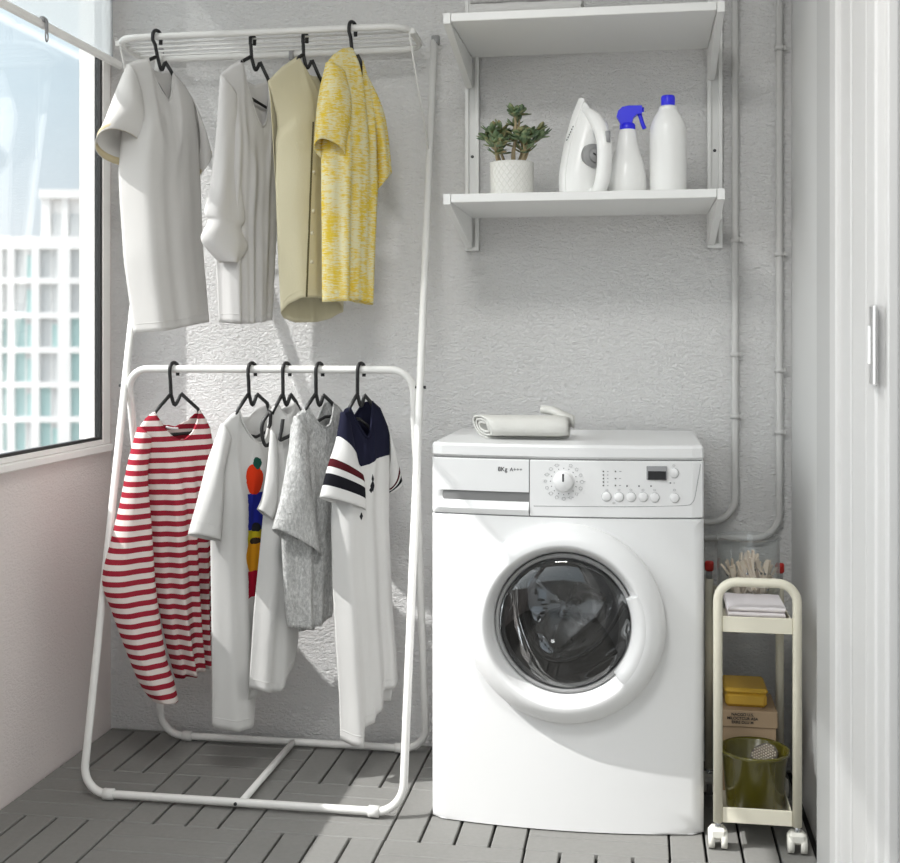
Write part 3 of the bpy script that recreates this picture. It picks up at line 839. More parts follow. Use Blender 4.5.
# 6 white tee with fruit print
def print_mat(P):
    m, nt, b = newmat('tee_fruit_print')
    uv = N(nt, 'ShaderNodeUVMap').outputs[0]; sx = N(nt, 'ShaderNodeSeparateXYZ'); L(nt, uv, sx.inputs[0])
    u, v = sx.outputs[0], sx.outputs[1]
    wob = noise(nt, 60, 2, .5, objco(nt)).outputs['Fac']
    u = math_(nt, 'ADD', u, math_(nt, 'MULTIPLY_ADD', wob, .008, -.004)); v = math_(nt, 'ADD', v, math_(nt, 'MULTIPLY_ADD', wob, .008, -.004))
    col = lin((216, 215, 213))
    for kind, (a, c), colr in P:
        cx, cz, hx, hz = (a[0]+c[0])/2, (a[1]+c[1])/2, abs(c[0]-a[0])/2, abs(c[1]-a[1])/2
        dx = math_(nt, 'DIVIDE', math_(nt, 'SUBTRACT', u, cx), hx); dz = math_(nt, 'DIVIDE', math_(nt, 'SUBTRACT', v, cz), hz)
        if kind == 'e': f = math_(nt, 'LESS_THAN', math_(nt, 'ADD', math_(nt, 'MULTIPLY', dx, dx), math_(nt, 'MULTIPLY', dz, dz)), 1)
        else: f = math_(nt, 'LESS_THAN', math_(nt, 'MAXIMUM', math_(nt, 'ABSOLUTE', dx), math_(nt, 'ABSOLUTE', dz)), 1)
        col = mixc(nt, f, col, lin(colr))
    cloth_shader(nt, b, col, .2); weave(nt, b, .3); return m
g = Garment((252, 370), YR, PHI, 16, 'printed_tee', 'white tee with a red, blue and yellow fruit print, second on the lower rail', 'shirt')
rc = lambda x0, y0, x1, y1: (g.P((x0, y0), .030), g.P((x1, y1), .030))
pm = print_mat([('r', rc(247,527,275,552), (196,180,40)), ('e', rc(245,538,270,574), (214,150,34)), ('r', rc(247,572,275,593), (176,24,52)),
                ('r', rc(247,494,275,527), (38,46,150)), ('e', rc(247,465,264,494), (222,62,28)), ('e', rc(254.5,457.5,262.5,469), (34,84,72)),
                ('e', rc(252,523,262,531), (40,40,46)), ('e', rc(250,538,262,543), (60,50,40))])
m = M['knit_white']
g.torso(pm, [(222,425),(230,416),(238.7,409.5),(242,424),(249,437),(257,442),(263,436),(267,422),(269,404),(273,411),(277,420)],
        [(222,425),(213,460),(211,540),(212,640),(212.6,727)], [(277,420),(281,500),(285,560),(288,597)],
        [(212.6,727),(230,728),(248,722.6),(249.5,700),(253,620),(255,600),(270,595),(288,597)],
        btop=[(222,425),(230,416),(238.7,409.5),(243,417.5),(252,417),(260,409),(269,404),(273,411),(277,420)],
        bhem=[(212.6,727),(230,726),(247,719),(249.5,690),(253,612),(255,597),(270,592),(288,597)],
        T=.026, ridge=(.2,.038), folds=.005, nfold=3, neck=[(238.7,409.5),(269,404)], nu=90)
g.tubeloft(m, [((222,424),(230,440)),((210,461),(222,470)),((199.5,500),(221,508)),((189.5,534),(219.5,541))], depth=.028, off0=.012, off1=.03, tilt=radians(10), wr=.003, hem=M['knit_white'])
g.strip([(238.7,409.5),(242,424),(249,437),(257,442),(263,436),(267,422),(269,404)], lambda t: .002+.016*sin(pi*t), .0022, m, 'collar')
g.hanger('black hanger on the lower rail, holding the white fruit-print tee', (249,375), (249,394), (252.5,405), (257,394), (239,408), (267,403), (228,424), (274,419), zBt,
         low=[(228,424),(244,434),(256,437),(266,432),(274,419)])
# 7 plain white top
g = Garment((286.5, 370), YR, PHI, 17, 'plain_top', 'plain narrow white top between the fruit-print tee and the gray marl tee', 'shirt')
m = M['knit_white']
g.torso(m, [(270,411),(274,406),(278,403),(281,411),(284,414.5),(289,411),(295,401.5),(299,405),(303,410)],
        [(270,411),(271.5,440),(270.5,480),(264,510),(259,560),(254,610),(249,688)], [(303,410),(305,500),(301,590),(298,640),(296,656)],
        [(249,688),(262,690),(273,689),(278,684),(280,676),(290,668),(296,656)], btop=[(270,411),(274,406),(278,403),(283,410),(289,407),(295,401.5),(299,405),(303,410)],
        bhem=[(249,688),(250,701),(268,696),(269,690),(280,674),(290,668),(296,656)],
        T=.022, ridge=(.45,.034), folds=.005, nfold=2.4, neck=[(278,403),(295,401.5)])
g.tubeloft(m, [((271,430),(277,440)),((268,470),(277,480)),((263,497),(276,505)),((258,509),(272,520))], depth=.014, off0=.016, off1=.022, wr=.002)
g.hanger('black hanger on the lower rail with its loop sticking out of the narrow white top', (283,375), (283,394), (286.5,405), (290.5,394), (278,402), (296,402), (270.5,411), (301,408), zBt, lowbar=False,
         extra=[([(270.5,411),(264,420),(261.8,428),(263,440),(266,445.5),(271,443),(274,442)], .0), ([(270.5,412),(270,424),(268.5,428)], .004), ([(283,419),(281.5,430),(280,439.5),(285,438),(292,434.5)], .034)])
# 8 gray marl tee
g = Garment((319.5, 370), YR, PHI, 18, 'marl_tee', 'crinkled gray marl tee with a wide short sleeve, beside the navy-yoked shirt', 'shirt')
m = M['marl']
g.torso(m, [(291,425),(298,413),(307.7,406.5),(312,417),(317,424),(321.7,426.5),(327,423),(331,413),(333,402),(338,406),(344,413)],
        [(291,425),(285,500),(282,545),(285,600),(288.4,627)], [(344,413),(346,440),(342,500),(336,570),(331,615)],
        [(288.4,627),(305,627),(316.5,623),(331,615)], btop=[(291,425),(298,413),(307.7,406.5),(314,420),(319,423),(324,412),(327,403),(333,402),(338,406),(344,413)],
        bhem=[(288.4,627),(302,629),(303,633),(317,631),(318,624),(331,615)],
        T=.026, folds=.006, nfold=3, neck=[(307.7,406.5),(333,402)])
g.tubeloft(m, [((295,416),(306,434)),((289.5,460),(308,475)),((281.5,500),(313.5,515)),((273.5,529),(320,556))], depth=.028, off0=.012, off1=.03, tilt=radians(12), wr=.003, hem=M['marl'])
g.strip([(307.7,406.5),(312,417),(317,424),(321.7,426.5),(327,423),(331,413),(333,402)], lambda t: .002+.016*sin(pi*t), .0018, m, 'collar')
g.hanger('black hanger on the lower rail, holding the crinkled gray marl tee', (316,375), (316,394), (319.5,405.5), (323.5,395), (308,405), (332,403), (297,421), (340,412), zBt)
# 9 navy yoke shirt
g = Garment((361, 370), YR, 47, 19, 'navy_yoke_shirt', 'white shirt with navy yoke and dark striped sleeves, rightmost on the lower rail', 'shirt')
def yoke_mat():
    m, nt, b = newmat('navy_yoke'); uv = N(nt, 'ShaderNodeUVMap').outputs[0]; sx = N(nt, 'ShaderNodeSeparateXYZ'); L(nt, uv, sx.inputs[0])
    u, v = sx.outputs[0], sx.outputs[1]
    pts = [g.P(p, .02) for p in ((330,434),(339,442),(350,451),(360,466.5),(369,464),(376,459),(387,456),(396,455))]
    s0, s1 = pts[0][0], pts[-1][0]; zlo, zhi = .6, 1.1
    r = N(nt, 'ShaderNodeValToRGB'); r.color_ramp.interpolation = 'LINEAR'; e = r.color_ramp.elements
    while len(e) < len(pts): e.new(.5)
    for i, p in enumerate(pts):
        e[i].position = (p[0]-s0)/(s1-s0); q = (p[1]-zlo)/(zhi-zlo); e[i].color = (q, q, q, 1)
    L(nt, math_(nt, 'DIVIDE', math_(nt, 'SUBTRACT', u, s0), s1-s0), r.inputs[0])
    zb_ = math_(nt, 'MULTIPLY_ADD', r.outputs[0], zhi-zlo, zlo)
    f = math_(nt, 'GREATER_THAN', v, zb_); col = mixc(nt, f, lin((220, 219, 217)), lin((30, 31, 50)))
    for x0, y0, x1, y1 in ((370,480,375,492),(371.5,474,374,484),(369,487,372.5,493),(358,512,362,520)):
        a, c = g.P((x0, y0), .03), g.P((x1, y1), .03); 
        dx = math_(nt, 'DIVIDE', math_(nt, 'SUBTRACT', u, (a[0]+c[0])/2), abs(c[0]-a[0])/2); dz = math_(nt, 'DIVIDE', math_(nt, 'SUBTRACT', v, (a[1]+c[1])/2), abs(c[1]-a[1])/2)
        ff = math_(nt, 'LESS_THAN', math_(nt, 'ADD', math_(nt, 'ABSOLUTE', dx), math_(nt, 'ABSOLUTE', dz)), 1)
        col = mixc(nt, ff, col, lin((40, 40, 44)))
    cloth_shader(nt, b, col, .2); weave(nt, b, .3); return m
def slv_mat(top=1):
    m, nt, b = newmat('striped_sleeve'); uv = N(nt, 'ShaderNodeUVMap').outputs[0]; sx = N(nt, 'ShaderNodeSeparateXYZ'); L(nt, uv, sx.inputs[0])
    r = N(nt, 'ShaderNodeValToRGB'); r.color_ramp.interpolation = 'CONSTANT'; e = r.color_ramp.elements
    w, k, rd = lin((220, 219, 217)), lin((26, 26, 32)), lin((78, 24, 30))
    st = [(0, lin((30, 31, 50)) if top else w), (.26, w), (.60, rd), (.70, w), (.765, k), (.865, w)]
    while len(e) < len(st): e.new(.5)
    for i, (p, c) in enumerate(st): e[i].position = p; e[i].color = c
    L(nt, sx.outputs[1], r.inputs[0]); cloth_shader(nt, b, r.outputs[0], .2); weave(nt, b, .3); return m
navy = cloth('navy_knit', (30, 31, 50), .1)
ym, sm_, sm2 = yoke_mat(), slv_mat(), slv_mat(0)
g.torso(ym, [(341,417),(345,409),(349,407),(354,420),(358,430),(363,437),(367,432),(370,416),(372,401),(380,408),(389.5,431)],
        [(341,417),(334,470),(332,520),(333,580),(337,650),(340,700),(341,740)], [(389.5,431),(389.5,470),(388.5,520),(392,600),(396,650),(398,684)],
        [(341,740),(347,743),(355,743),(356.5,724),(360,722.6),(367,719),(368.5,712),(379,707),(381,690),(398,684)],
        btop=[(341,417),(345,409),(349,407),(356,418),(362,409),(367,402),(372,401),(380,408),(389.5,431)],
        bhem=[(341,740),(352,735),(372,705),(393,702),(395,690),(398,684)],
        T=.028, ridge=(.22,.036), folds=.006, nfold=3, neck=[(349,407),(372,401)], nu=96)
g.tubeloft(sm_, [((342,412),(349,426)),((337,443),(356,462)),((330,463),(363,480)),((321,497),(365,510))], depth=.026, off0=.012, off1=.034, tilt=radians(10), wr=.002)
g.tubeloft(sm2, [((387,426),(388,470)),((394,455),(389.5,486)),((401,488),(390,494))], depth=.024, off0=-.004, tilt=radians(25), wr=.001)
g.strip([(349,407),(354,420),(358,430),(363,437),(367,432),(370,416),(372,401)], lambda t: .002+.016*sin(pi*t), .0028, navy, 'collar')
g.hanger('black hanger at the right end of the lower rail, holding the navy-yoked shirt', (357,375), (357.5,394.5), (361,406), (364.5,395), (350,407), (370.5,402), (346,415), (385,424), zBt)

# ------------------------------------------------------------------ washing machine
WX0, WX1, WYF, WYB, WH = -.465, .138, 2.618, 3.045, .85
WC = (WX0+WX1)/2
def fy(x):
    t = (x-WC)/(WX1-WC); return WYF-.030*(1-min(1, t*t))
wm = thing('washing_machine', (WC, 2.83, 0), 'white front-loading washing machine with round dark glass door', 'washing machine')
def plan(inset=0, n=24):
    pts = []
    for i in range(n+1):
        x = lerp(WX0+inset, WX1-inset, i/n); pts.append((x, fy(x)+inset))
    r = .012
    # soften the two front corners
    pts[0] = (WX0+inset, WYF+r+inset); pts[-1] = (WX1-inset, WYF+r+inset)
    pts.insert(1, (WX0+inset+r*.3, WYF+r*.3+inset)); pts.insert(len(pts)-1, (WX1-inset-r*.3, WYF+r*.3+inset))
    return pts
def slab(mb, z0, z1, inset=0, ch=.003, xa=None, xb=None, mi=0, yback=None):
    """extrude the bulged plan between two heights with a small chamfer; optional cut in x"""
    pl = plan(inset)
    if xa is not None or xb is not None:
        xa = WX0+inset if xa is None else xa; xb = WX1-inset if xb is None else xb
        mid = [p for p in pl if xa < p[0] < xb]
        left = [(xa, fy(xa)+inset)] if xa > WX0+inset+.001 else [pl[0]]; right = [(xb, fy(xb)+inset)] if xb < WX1-inset-.001 else [pl[-1]]
        pl = left+[p for p in mid if p not in left and p not in right]+right
    yb = yback or WYB-inset
    base = [(pl[0][0], yb)]+pl+[(pl[-1][0], yb)]
    cx = sum(p[0] for p in base)/len(base); n = len(base); vs = []
    def shrink(p): return (p[0]+(ch if p[0] < cx-.01 else -ch if p[0] > cx+.01 else 0)*(1 if p in (base[0], base[1], base[-1], base[-2]) else .0), p[1]+(ch if p[1] < 2.9 else 0))
    for z, c in ((z0, 1), (z0+ch, 0), (z1-ch, 0), (z1, 1)):
        for p in base:
            q = shrink(p) if c else p; vs.append((q[0], q[1], z))
    fs = [[j*n+i, j*n+(i+1) % n, (j+1)*n+(i+1) % n, (j+1)*n+i] for j in range(3) for i in range(n)]
    fs += [list(range(n))[::-1], [3*n+i for i in range(n)]]
    mb.add(vs, fs, mi, False)
# cabinet: front annulus around the door hole + sides
DCX, DCZ, HR = -.163, .461, .172
b = MB(); zb0, zt0 = .003, .690
fr = plan(0)
cor = [atan2(zt0-DCZ, WX1-DCX), atan2(zt0-DCZ, WX0-DCX), atan2(zb0-DCZ, WX0-DCX), atan2(zb0-DCZ, WX1-DCX)]
angs = sorted([2*pi*k/96-pi for k in range(96)]+cor)
rings = 7; vs = []
def frontY(x):
    if x < WX0+.0036: return lerp(WYF+.012, WYF+.0036, (x-WX0)/.0036)
    if x > WX1-.0036: return lerp(WYF+.012, WYF+.0036, (WX1-x)/.0036)
    return fy(x)
for k in range(rings+1):
    for a in angs:
        c, s_ = cos(a), sin(a); ts = []
        if c > 1e-9: ts.append((WX1-DCX)/c)
        if c < -1e-9: ts.append((WX0-DCX)/c)
        if s_ > 1e-9: ts.append((zt0-DCZ)/s_)
        if s_ < -1e-9: ts.append((zb0-DCZ)/s_)
        R = min(ts); f = [0, .15, .4, .65, .85, .95, .985, 1][k]; r = lerp(HR, R, f)
        x = DCX+r*c; z = DCZ+r*s_; vs.append((x, frontY(x), z))
n = len(angs); fs = [[k*n+i, k*n+(i+1) % n, (k+1)*n+(i+1) % n, (k+1)*n+i] for k in range(rings) for i in range(n)]
b.add(vs, fs, 0, True)
b.add([(WX0, WYF+.012, zb0), (WX0, WYB, zb0), (WX0, WYB, zt0), (WX0, WYF+.012, zt0), (WX1, WYF+.012, zb0), (WX1, WYB, zb0), (WX1, WYB, zt0), (WX1, WYF+.012, zt0)],
      [(0,1,2,3), (4,7,6,5), (1,5,6,2)], 0, False)
top = [(lerp(WX0, WX1, i/24), frontY(lerp(WX0, WX1, i/24))) for i in range(25)]
for z in (zb0, zt0):
    pts = [(x, y, z) for x, y in top]+[(WX1, WYB, z), (WX0, WYB, z)]; b.add(pts, [list(range(len(pts)))], 0, False)
b.build('cabinet', M['enamel'], wm, weld=.0005)
b = MB(); slab(b, .688, .819, .004, .001); b.build('seam_core', M['seam'], wm)
# lid
b = MB(); slab(b, .8185, .850, 0, .006); b.build('lid', M['enamel'], wm)
# control panel (right) and detergent drawer (left) with a finger scoop
XS = -.241
b = MB(); slab(b, .6925, .8165, 0, .002, xa=XS+.001, yback=WYB); cp = b.build('control_panel', M['enamel2'], wm)
b = MB(); nu_, zs = 40, []
zprof = [.6925, .694, .700, .7055, .709, .713, .718, .724, .731, .738, .7425, .7445, .750, .80, .8145, .8165]
vs = []
for z in zprof:
    for i in range(nu_+1):
        x = lerp(WX0, XS-.001, i/nu_); y = frontY(x)
        e0 = smooth(WX0+.018, WX0+.040, x+ (z-.7445)*-.5); e1 = 1
        sc_ = 0
        if .709 <= z <= .7445: sc_ = .011*smooth(.709, .7425, z)*e0 if z < .744 else 0
        lip = -.006*math.exp(-((z-.7055)/.006)**2)*e0
        y2 = y+sc_+lip+(.002 if z in (.6925, .8165) else 0)
        vs.append((x, y2, z))
W_ = nu_+1; fs = [[j*W_+i, j*W_+i+1, (j+1)*W_+i+1, (j+1)*W_+i] for j in range(len(zprof)-1) for i in range(nu_)]
b.add(vs, fs, 0, True)
b.add([(WX0, WYF+.012, .6925), (WX0, WYB, .6925), (WX0, WYB, .8165), (WX0, WYF+.012, .8165)], [(0,1,2,3)], 0, False)
dw = b.build('detergent_drawer', M['enamel2'], wm, auto=35)
# feet and plinth shadow gap
for x in (WX0+.05, WX1-.05):
    for y in (WYF+.06, WYB-.05):
        b = MB(); b.lathe([(.001, 0), (.022, 0), (.022, .0015), (.012, .002), (.012, .0028)], (x, y, 0), n=20); b.build('foot', M['dark'], wm)
# --- panel details
def onf(px, py, off=0):
    p = atY(px, py, WYF-.02); x = p.x; y = fy(x)-off; return Vector((x, y, atY(px, py, y).z))
b = MB(); c = onf(564, 481.5)
b.lathe([(.0005, -.022), (.018, -.022), (.0205, -.018), (.0215, -.002), (.0235, -.001), (.0235, .001)], c, 'y', 40)
kn = b.build('program_knob', M['enamel2'], cp)
b = MB(); b.box(c.x-.002, c.x+.002, c.y-.0228, c.y-.018, c.z+.002, c.z+.019, .0005); b.build('knob_pointer', M['ink'], kn)
b = MB()
for k in range(16):
    a = 2*pi*k/16+pi/2; b.box(c.x+.029*cos(a)-.0009, c.x+.029*cos(a)+.0009, fy(c.x+.029*cos(a))-.0006, fy(c.x+.029*cos(a))+.002, c.z+.029*sin(a)-.0009, c.z+.029*sin(a)+.0009)
b.build('dial_marks', M['ink'], cp)
b = MB()
for k in range(16):
    if k == 0: continue
    a = 2*pi*k/16+pi/2; x = c.x+.040*cos(a); z = c.z+.038*sin(a); y = fy(x)-.0006
    sides = random.choice((4, 6, 12)); rr = .0036
    b.tube([(x+rr*cos(2*pi*q/sides+.4), y, z+rr*sin(2*pi*q/sides+.4)) for q in range(sides)], .00035, 5, closed=True)
    if k in (1, 3, 6, 9, 12): b.tube([(x-.006, y, z), (x-.004, y, z)], .0004, 5); b.tube([(x+.004, y, z+.001), (x+.007, y, z+.001)], .0004, 5)
b.build('dial_icons', M['inklight'], cp)
for px, py, r in ((606.5,496.5,.0103),(619,497,.0103),(631,497,.0103),(643,497,.0103),(654.5,497.5,.0103),(674,473,.0103),(674.5,498,.0103)):
    p = onf(px, py); b = MB(); b.lathe([(.0003, -.0032), (r*.85, -.003), (r*.97, -.0018), (r, .001)], p, 'y', 24); b.lathe([(r, -.0006), (r+.0006, -.0006), (r+.0006, .001)], p, 'y', 24, mi=1)
    b.build('button', [M['enamel2'], M['inklight']], cp)
p0, p1 = onf(646.5, 480), onf(667, 466)
b = MB(); b.box(p0.x, p1.x, p0.y-.0015, p0.y+.003, p0.z, p1.z, .001); b.build('display_bezel', M['inklight'], cp)
p0, p1 = onf(648, 479.5), onf(666, 471)
b = MB(); b.box(p0.x, p1.x, p0.y-.0028, p0.y+.003, p0.z, p1.z, .0005); b.build('display', M['dark'], cp)
for px, py in [(603.5,471.5),(603.5,475),(603.5,478.5),(603.5,482),(603.5,485.5),(615.5,471.5),(615.5,478.5),(615.5,485.5),(627,486),(639,486),(651,486),(670.5,483)]:
    p = onf(px, py); b = MB(); b.box(p.x-.0014, p.x+.0014, p.y-.0008, p.y+.002, p.z-.0014, p.z+.0014); b.build('indicator_dot', M['ink'], cp)
b = MB()
for px, py, w in [(607.5,471.5,2),(607.5,475,2),(607.5,478.5,2),(607.5,482,2),(607.5,485.5,2),(619.5,471.5,4),(619.5,478.5,3),(619.5,485.5,3),(674,483,2)]:
    p = onf(px, py); b.box(p.x-.0008, p.x+.0022*w*.5, p.y-.0006, p.y+.002, p.z-.0007, p.z+.0007)
b.build('indicator_marks', M['inklight'], cp)
b = MB()
for px, py in [(607,490),(619,490),(631,490),(643,490),(654.5,490),(674,465.5),(674.5,490),(614,503)]:
    p = onf(px, py); rr = .0028; y = p.y-.0005
    b.tube([(p.x+rr*cos(2*pi*q/6), y, p.z+rr*sin(2*pi*q/6)*.7) for q in range(6)], .00035, 5, closed=True)
b.build('button_icons', M['inklight'], cp)
# engraved outline of the panel
b = MB()
pts = [onf(*p, .0002) for p in ((534,506),(560,506.3),(600,506.6),(640,506.6),(685,505.5),(692,503),(695,498),(698,482),(701,464))]
b.tube(crom(pts, 4), .0006, 6); b.build('panel_line', M['inklight'], cp)
# lettering
def text(txt, p, h, mat, parent, name, bold=0, rotx=pi/2, rotz=0, align='LEFT'):
    cu = bpy.data.curves.new(name, 'FONT'); cu.body = txt; cu.size = h; cu.extrude = .0003; cu.offset = bold; cu.align_x = align
    to = bpy.data.objects.new(name, cu); COL.objects.link(to); to.rotation_euler = (rotx, 0, rotz); to.location = p
    bpy.context.view_layer.update(); dg = bpy.context.evaluated_depsgraph_get()
    me = bpy.data.meshes.new_from_object(to.evaluated_get(dg)); me.transform(to.matrix_world)
    bpy.data.objects.remove(to); me.materials.clear(); me.materials.append(mat)
    o = bpy.data.objects.new(name, me); COL.objects.link(o); o.parent = parent; me.transform(Matrix.Translation(-wloc(parent))); return o
pa = onf(498, 471); pa.y -= .0006
text('8Kg', pa, .0136, M['ink'], dw, 'capacity_lettering', .00012, rotz=radians(-4))
pb = onf(510, 471.2); pb.y -= .0006
text('A+++', pb, .0118, M['ink'], dw, 'rating_lettering', 0, rotz=radians(-3))
# --- door
YD = fy(DCX)
dz = DCZ
b = MB()
prof = [(.2185, .012), (.2185, -.012), (.214, -.022), (.204, -.032), (.190, -.041), (.178, -.045), (.1735, -.044), (.168, -.036), (.158, -.012), (.1525, .004), (.152, .012)]
b.lathe(prof, (DCX, YD, dz), 'y', 96); dr_ = b.build('door', M['enamel'], wm, auto=50)
b = MB(); b.lathe([(.1525, -.002), (.1525, -.008), (.1455, -.010), (.1435, -.004), (.1435, .02), (.1525, .02)], (DCX, YD, dz), 'y', 96); b.build('glass_rim', M['gray'], dr_)
# grip plate on the right of the ring
b = MB(); a0, a1 = radians(-42), radians(24)
b.lathe([(.1505, .002), (.1455, -.012), (.1465, -.030), (.160, -.043), (.1745, -.0455), (.1765, -.044)], (DCX, YD, dz), 'y', 32, a0=a0, a1=a1)
for a in (a0, a1):
    pr = [(.1505, .002), (.1455, -.012), (.1465, -.030), (.160, -.043), (.1745, -.0455), (.168, -.036), (.158, -.012), (.1525, .004)]
    b.add([(DCX+r*cos(a), YD+h, dz+r*sin(a)) for r, h in pr], [list(range(len(pr)))], 0, False)
b.build('door_grip', M['enamel2'], dr_, solid=0)
# glass bowl
b = MB()
outer = [(.1435, -.004)]+[(.1435*cos(t), -.004-.026*sin(t)) for t in [pi/2*k/10 for k in range(1, 10)]]+[(.0005, -.030)]
inner = [(.1435, .010), (.138, .030), (.128, .060), (.112, .085), (.09, .10), (.06, .108), (.03, .111), (.0005, .112)]
inn = crom([(r, h, 0) for r, h in inner], 4)
inn2 = [(max(.0004, p.x), p.y) for p in inn]
b.lathe(outer[::-1]+[(.1435, .004)]+inn2, (DCX, YD, dz), 'y', 96)
nv_ = []
for (x, y, z) in b.v:
    h = y-YD; rr = math.hypot(x-DCX, z-dz); a = atan2(z-dz, x-DCX)
    if h > .006 or (h > -.002 and rr < .14):     # moulded inner side: sloped floor and soft lobes
        k = smooth(.006, .09, h)
        y += k*(.030*cos(a-2.2)*rr/.14+.010*sin(3*a+.7)*(rr/.14)**2)
        x += .012*k*cos(2*a); z += .022*k+.008*k*sin(2*a+1)
    nv_.append((x, y, z))
b.v = nv_
b.build('glass_bowl', M['bowl'], dr_, weld=.0002)
# gasket and drum
b = MB(); b.lathe([(HR+.012, .010), (HR-.010, .020), (.158, .05), (.165, .07), (.15, .085), (.165, .10), (.235, .11)], (DCX, YD, dz), 'y', 64); b.build('door_gasket', M['gray'], wm)
b = MB(); b.lathe([(.235, .11), (.238, .16), (.238, .38), (.20, .40), (.12, .405), (.05, .395), (.0005, .39)], (DCX, YD, dz), 'y', 64)
for k in range(3):
    a = 2*pi*k/3+.5
    e1 = Vector((cos(a), 0, sin(a))); e2 = Vector((-sin(a), 0, cos(a))); o3 = Vector((DCX, YD, dz))
    vs = []
    for yy in (.14, .36):
        for rr, tt in ((.24, -.05), (.19, -.018), (.175, 0), (.19, .018), (.24, .05)): vs.append(o3+e1*rr+e2*tt+Vector((0, yy, 0)))
    b.add(vs, [(i, i+1, i+6, i+5) for i in range(4)]+[(0,1,2,3,4), (5,6,7,8,9)], 0, True)
b.build('drum', M['drumsteel'], wm)
b = MB()
for k in range(5):
    for q in range(18):
        a = 2*pi*q/18; rr = .04+.035*k; b.lathe([(.0003, -.001), (.004, -.001), (.004, .001)], (DCX+rr*cos(a+.1*k), YD+.385, dz+rr*sin(a+.1*k)), 'y', 8)
b.build('drum_holes', M['dark'], wm)

# ------------------------------------------------------------------ folded cloth on the washer
tw = thing('folded_cloth', (-.27, 2.76, .85), 'pale gray cloth, loosely rolled and folded, on top of the washing machine', 'cloth')
b = MB()
# spiral section, extruded along x
def rollsec(x, sy=1, sz=1, turns=2.6, seg=72):
    pts = []
    for k in range(seg+1):
        t = k/seg; a = -pi/2+2*pi*turns*t; r = lerp(.058, .018, t)
        ey = math.copysign(abs(cos(a))**.75, cos(a)); ez = math.copysign(abs(sin(a))**.8, sin(a))
        pts.append((x, 2.742+ey*r*sy*1.06, .8525+.0265+ez*r*.46*sz+.0008*sin(9*a)))
    return pts
xsn = [-.402, -.398, -.385, -.36, -.33, -.30, -.27, -.24, -.21, -.19, -.172, -.163]
secs = [rollsec(x, 1-(.12 if i == 0 else 0)-(.0 if i < 10 else .06*(i-9)), 1-(.0 if i < 10 else .10*(i-9))) for i, x in enumerate(xsn)]
n = len(secs[0]); vs = [p for s_ in secs for p in s_]
vs = [(lerp(lerp(-.332, -.398, (y-2.68)/.124)-.010*(z-.88)/.03, -.163, (x+.402)/(.402-.163)), y, z) for x, y, z in vs]
b.add(vs, [[i*n+k, i*n+k+1, (i+1)*n+k+1, (i+1)*n+k] for i in range(len(secs)-1) for k in range(n-1)], 0, True)
b.build('rolled_body', M['towel'], tw, solid=.005)
b = MB(); A = atY(540, 409, 2.82); B = atY(572, 419, 2.76)
path = crom([atY(541,408.5,2.83), atY(552,410,2.82), atY(562,415,2.80), atY(574,421,2.775)], 5)
secs = []
for i, p in enumerate(path):
    t = i/(len(path)-1); rr = lerp(.010, .016, t); secs.append((p, rr))
vs = []
for p, rr in secs:
    for k in range(14):
        a = 2*pi*k/14; vs.append((p.x, p.y+cos(a)*rr*2.0, p.z+sin(a)*rr*.95-.002))
n = 14; m_ = len(secs)
b.add(vs, [[i*n+k, i*n+(k+1) % n, (i+1)*n+(k+1) % n, (i+1)*n+k] for i in range(m_-1) for k in range(n)]+[list(range(n)), [(m_-1)*n+k for k in range(n)]], 0, True)
b.build('loose_end', M['towel'], tw)

# ------------------------------------------------------------------ things on the shelf
ZS = 1.4215
# towels on the top board
def folded(name, x0, x1, y0, y1, z0, z1, mat, label, cat, group=None, layers=2):
    """a folded textile: rounded fold along the front, layers seen at the ends"""
    h = (z1-z0)/layers; t = thing(name, ((x0+x1)/2, (y0+y1)/2, z0), label, cat, group)
    for q in range(layers):
        b = MB(); zc = z0+h*(q+.5); hh = h*.49
        prof = [(y0+hh*1.0-cos(a)*hh*1.0, zc+sin(a)*hh) for a in [-pi/2+pi*k/8 for k in range(9)]]
        prof += [(y1, zc+hh), (y1, zc-hh)]
        nx = 14; vs = []
        for i in range(nx+1):
            x = lerp(x0, x1, i/nx)+0
            for (y, z) in prof: vs.append((x+.0015*sin(q*2+z*300), y+.0012*sin(i*.9+q), z+.0006*sin(i*1.3+q)*(1 if z > zc else 0)))
        n = len(prof)
        b.add(vs, [[i*n+k, i*n+(k+1) % n, (i+1)*n+(k+1) % n, (i+1)*n+k] for i in range(nx) for k in range(n)]+[list(range(n)), [nx*n+k for k in range(n)]], 0, True)
        b.build('folded_layer', mat, t, auto=60)
    return t
folded('folded_towel', -.398, -.135, 2.745, 3.0, 1.8425, 1.915, M['towel_w'], 'thick white folded towel on the top shelf board, cut off by the photo', 'towel', None, 2)
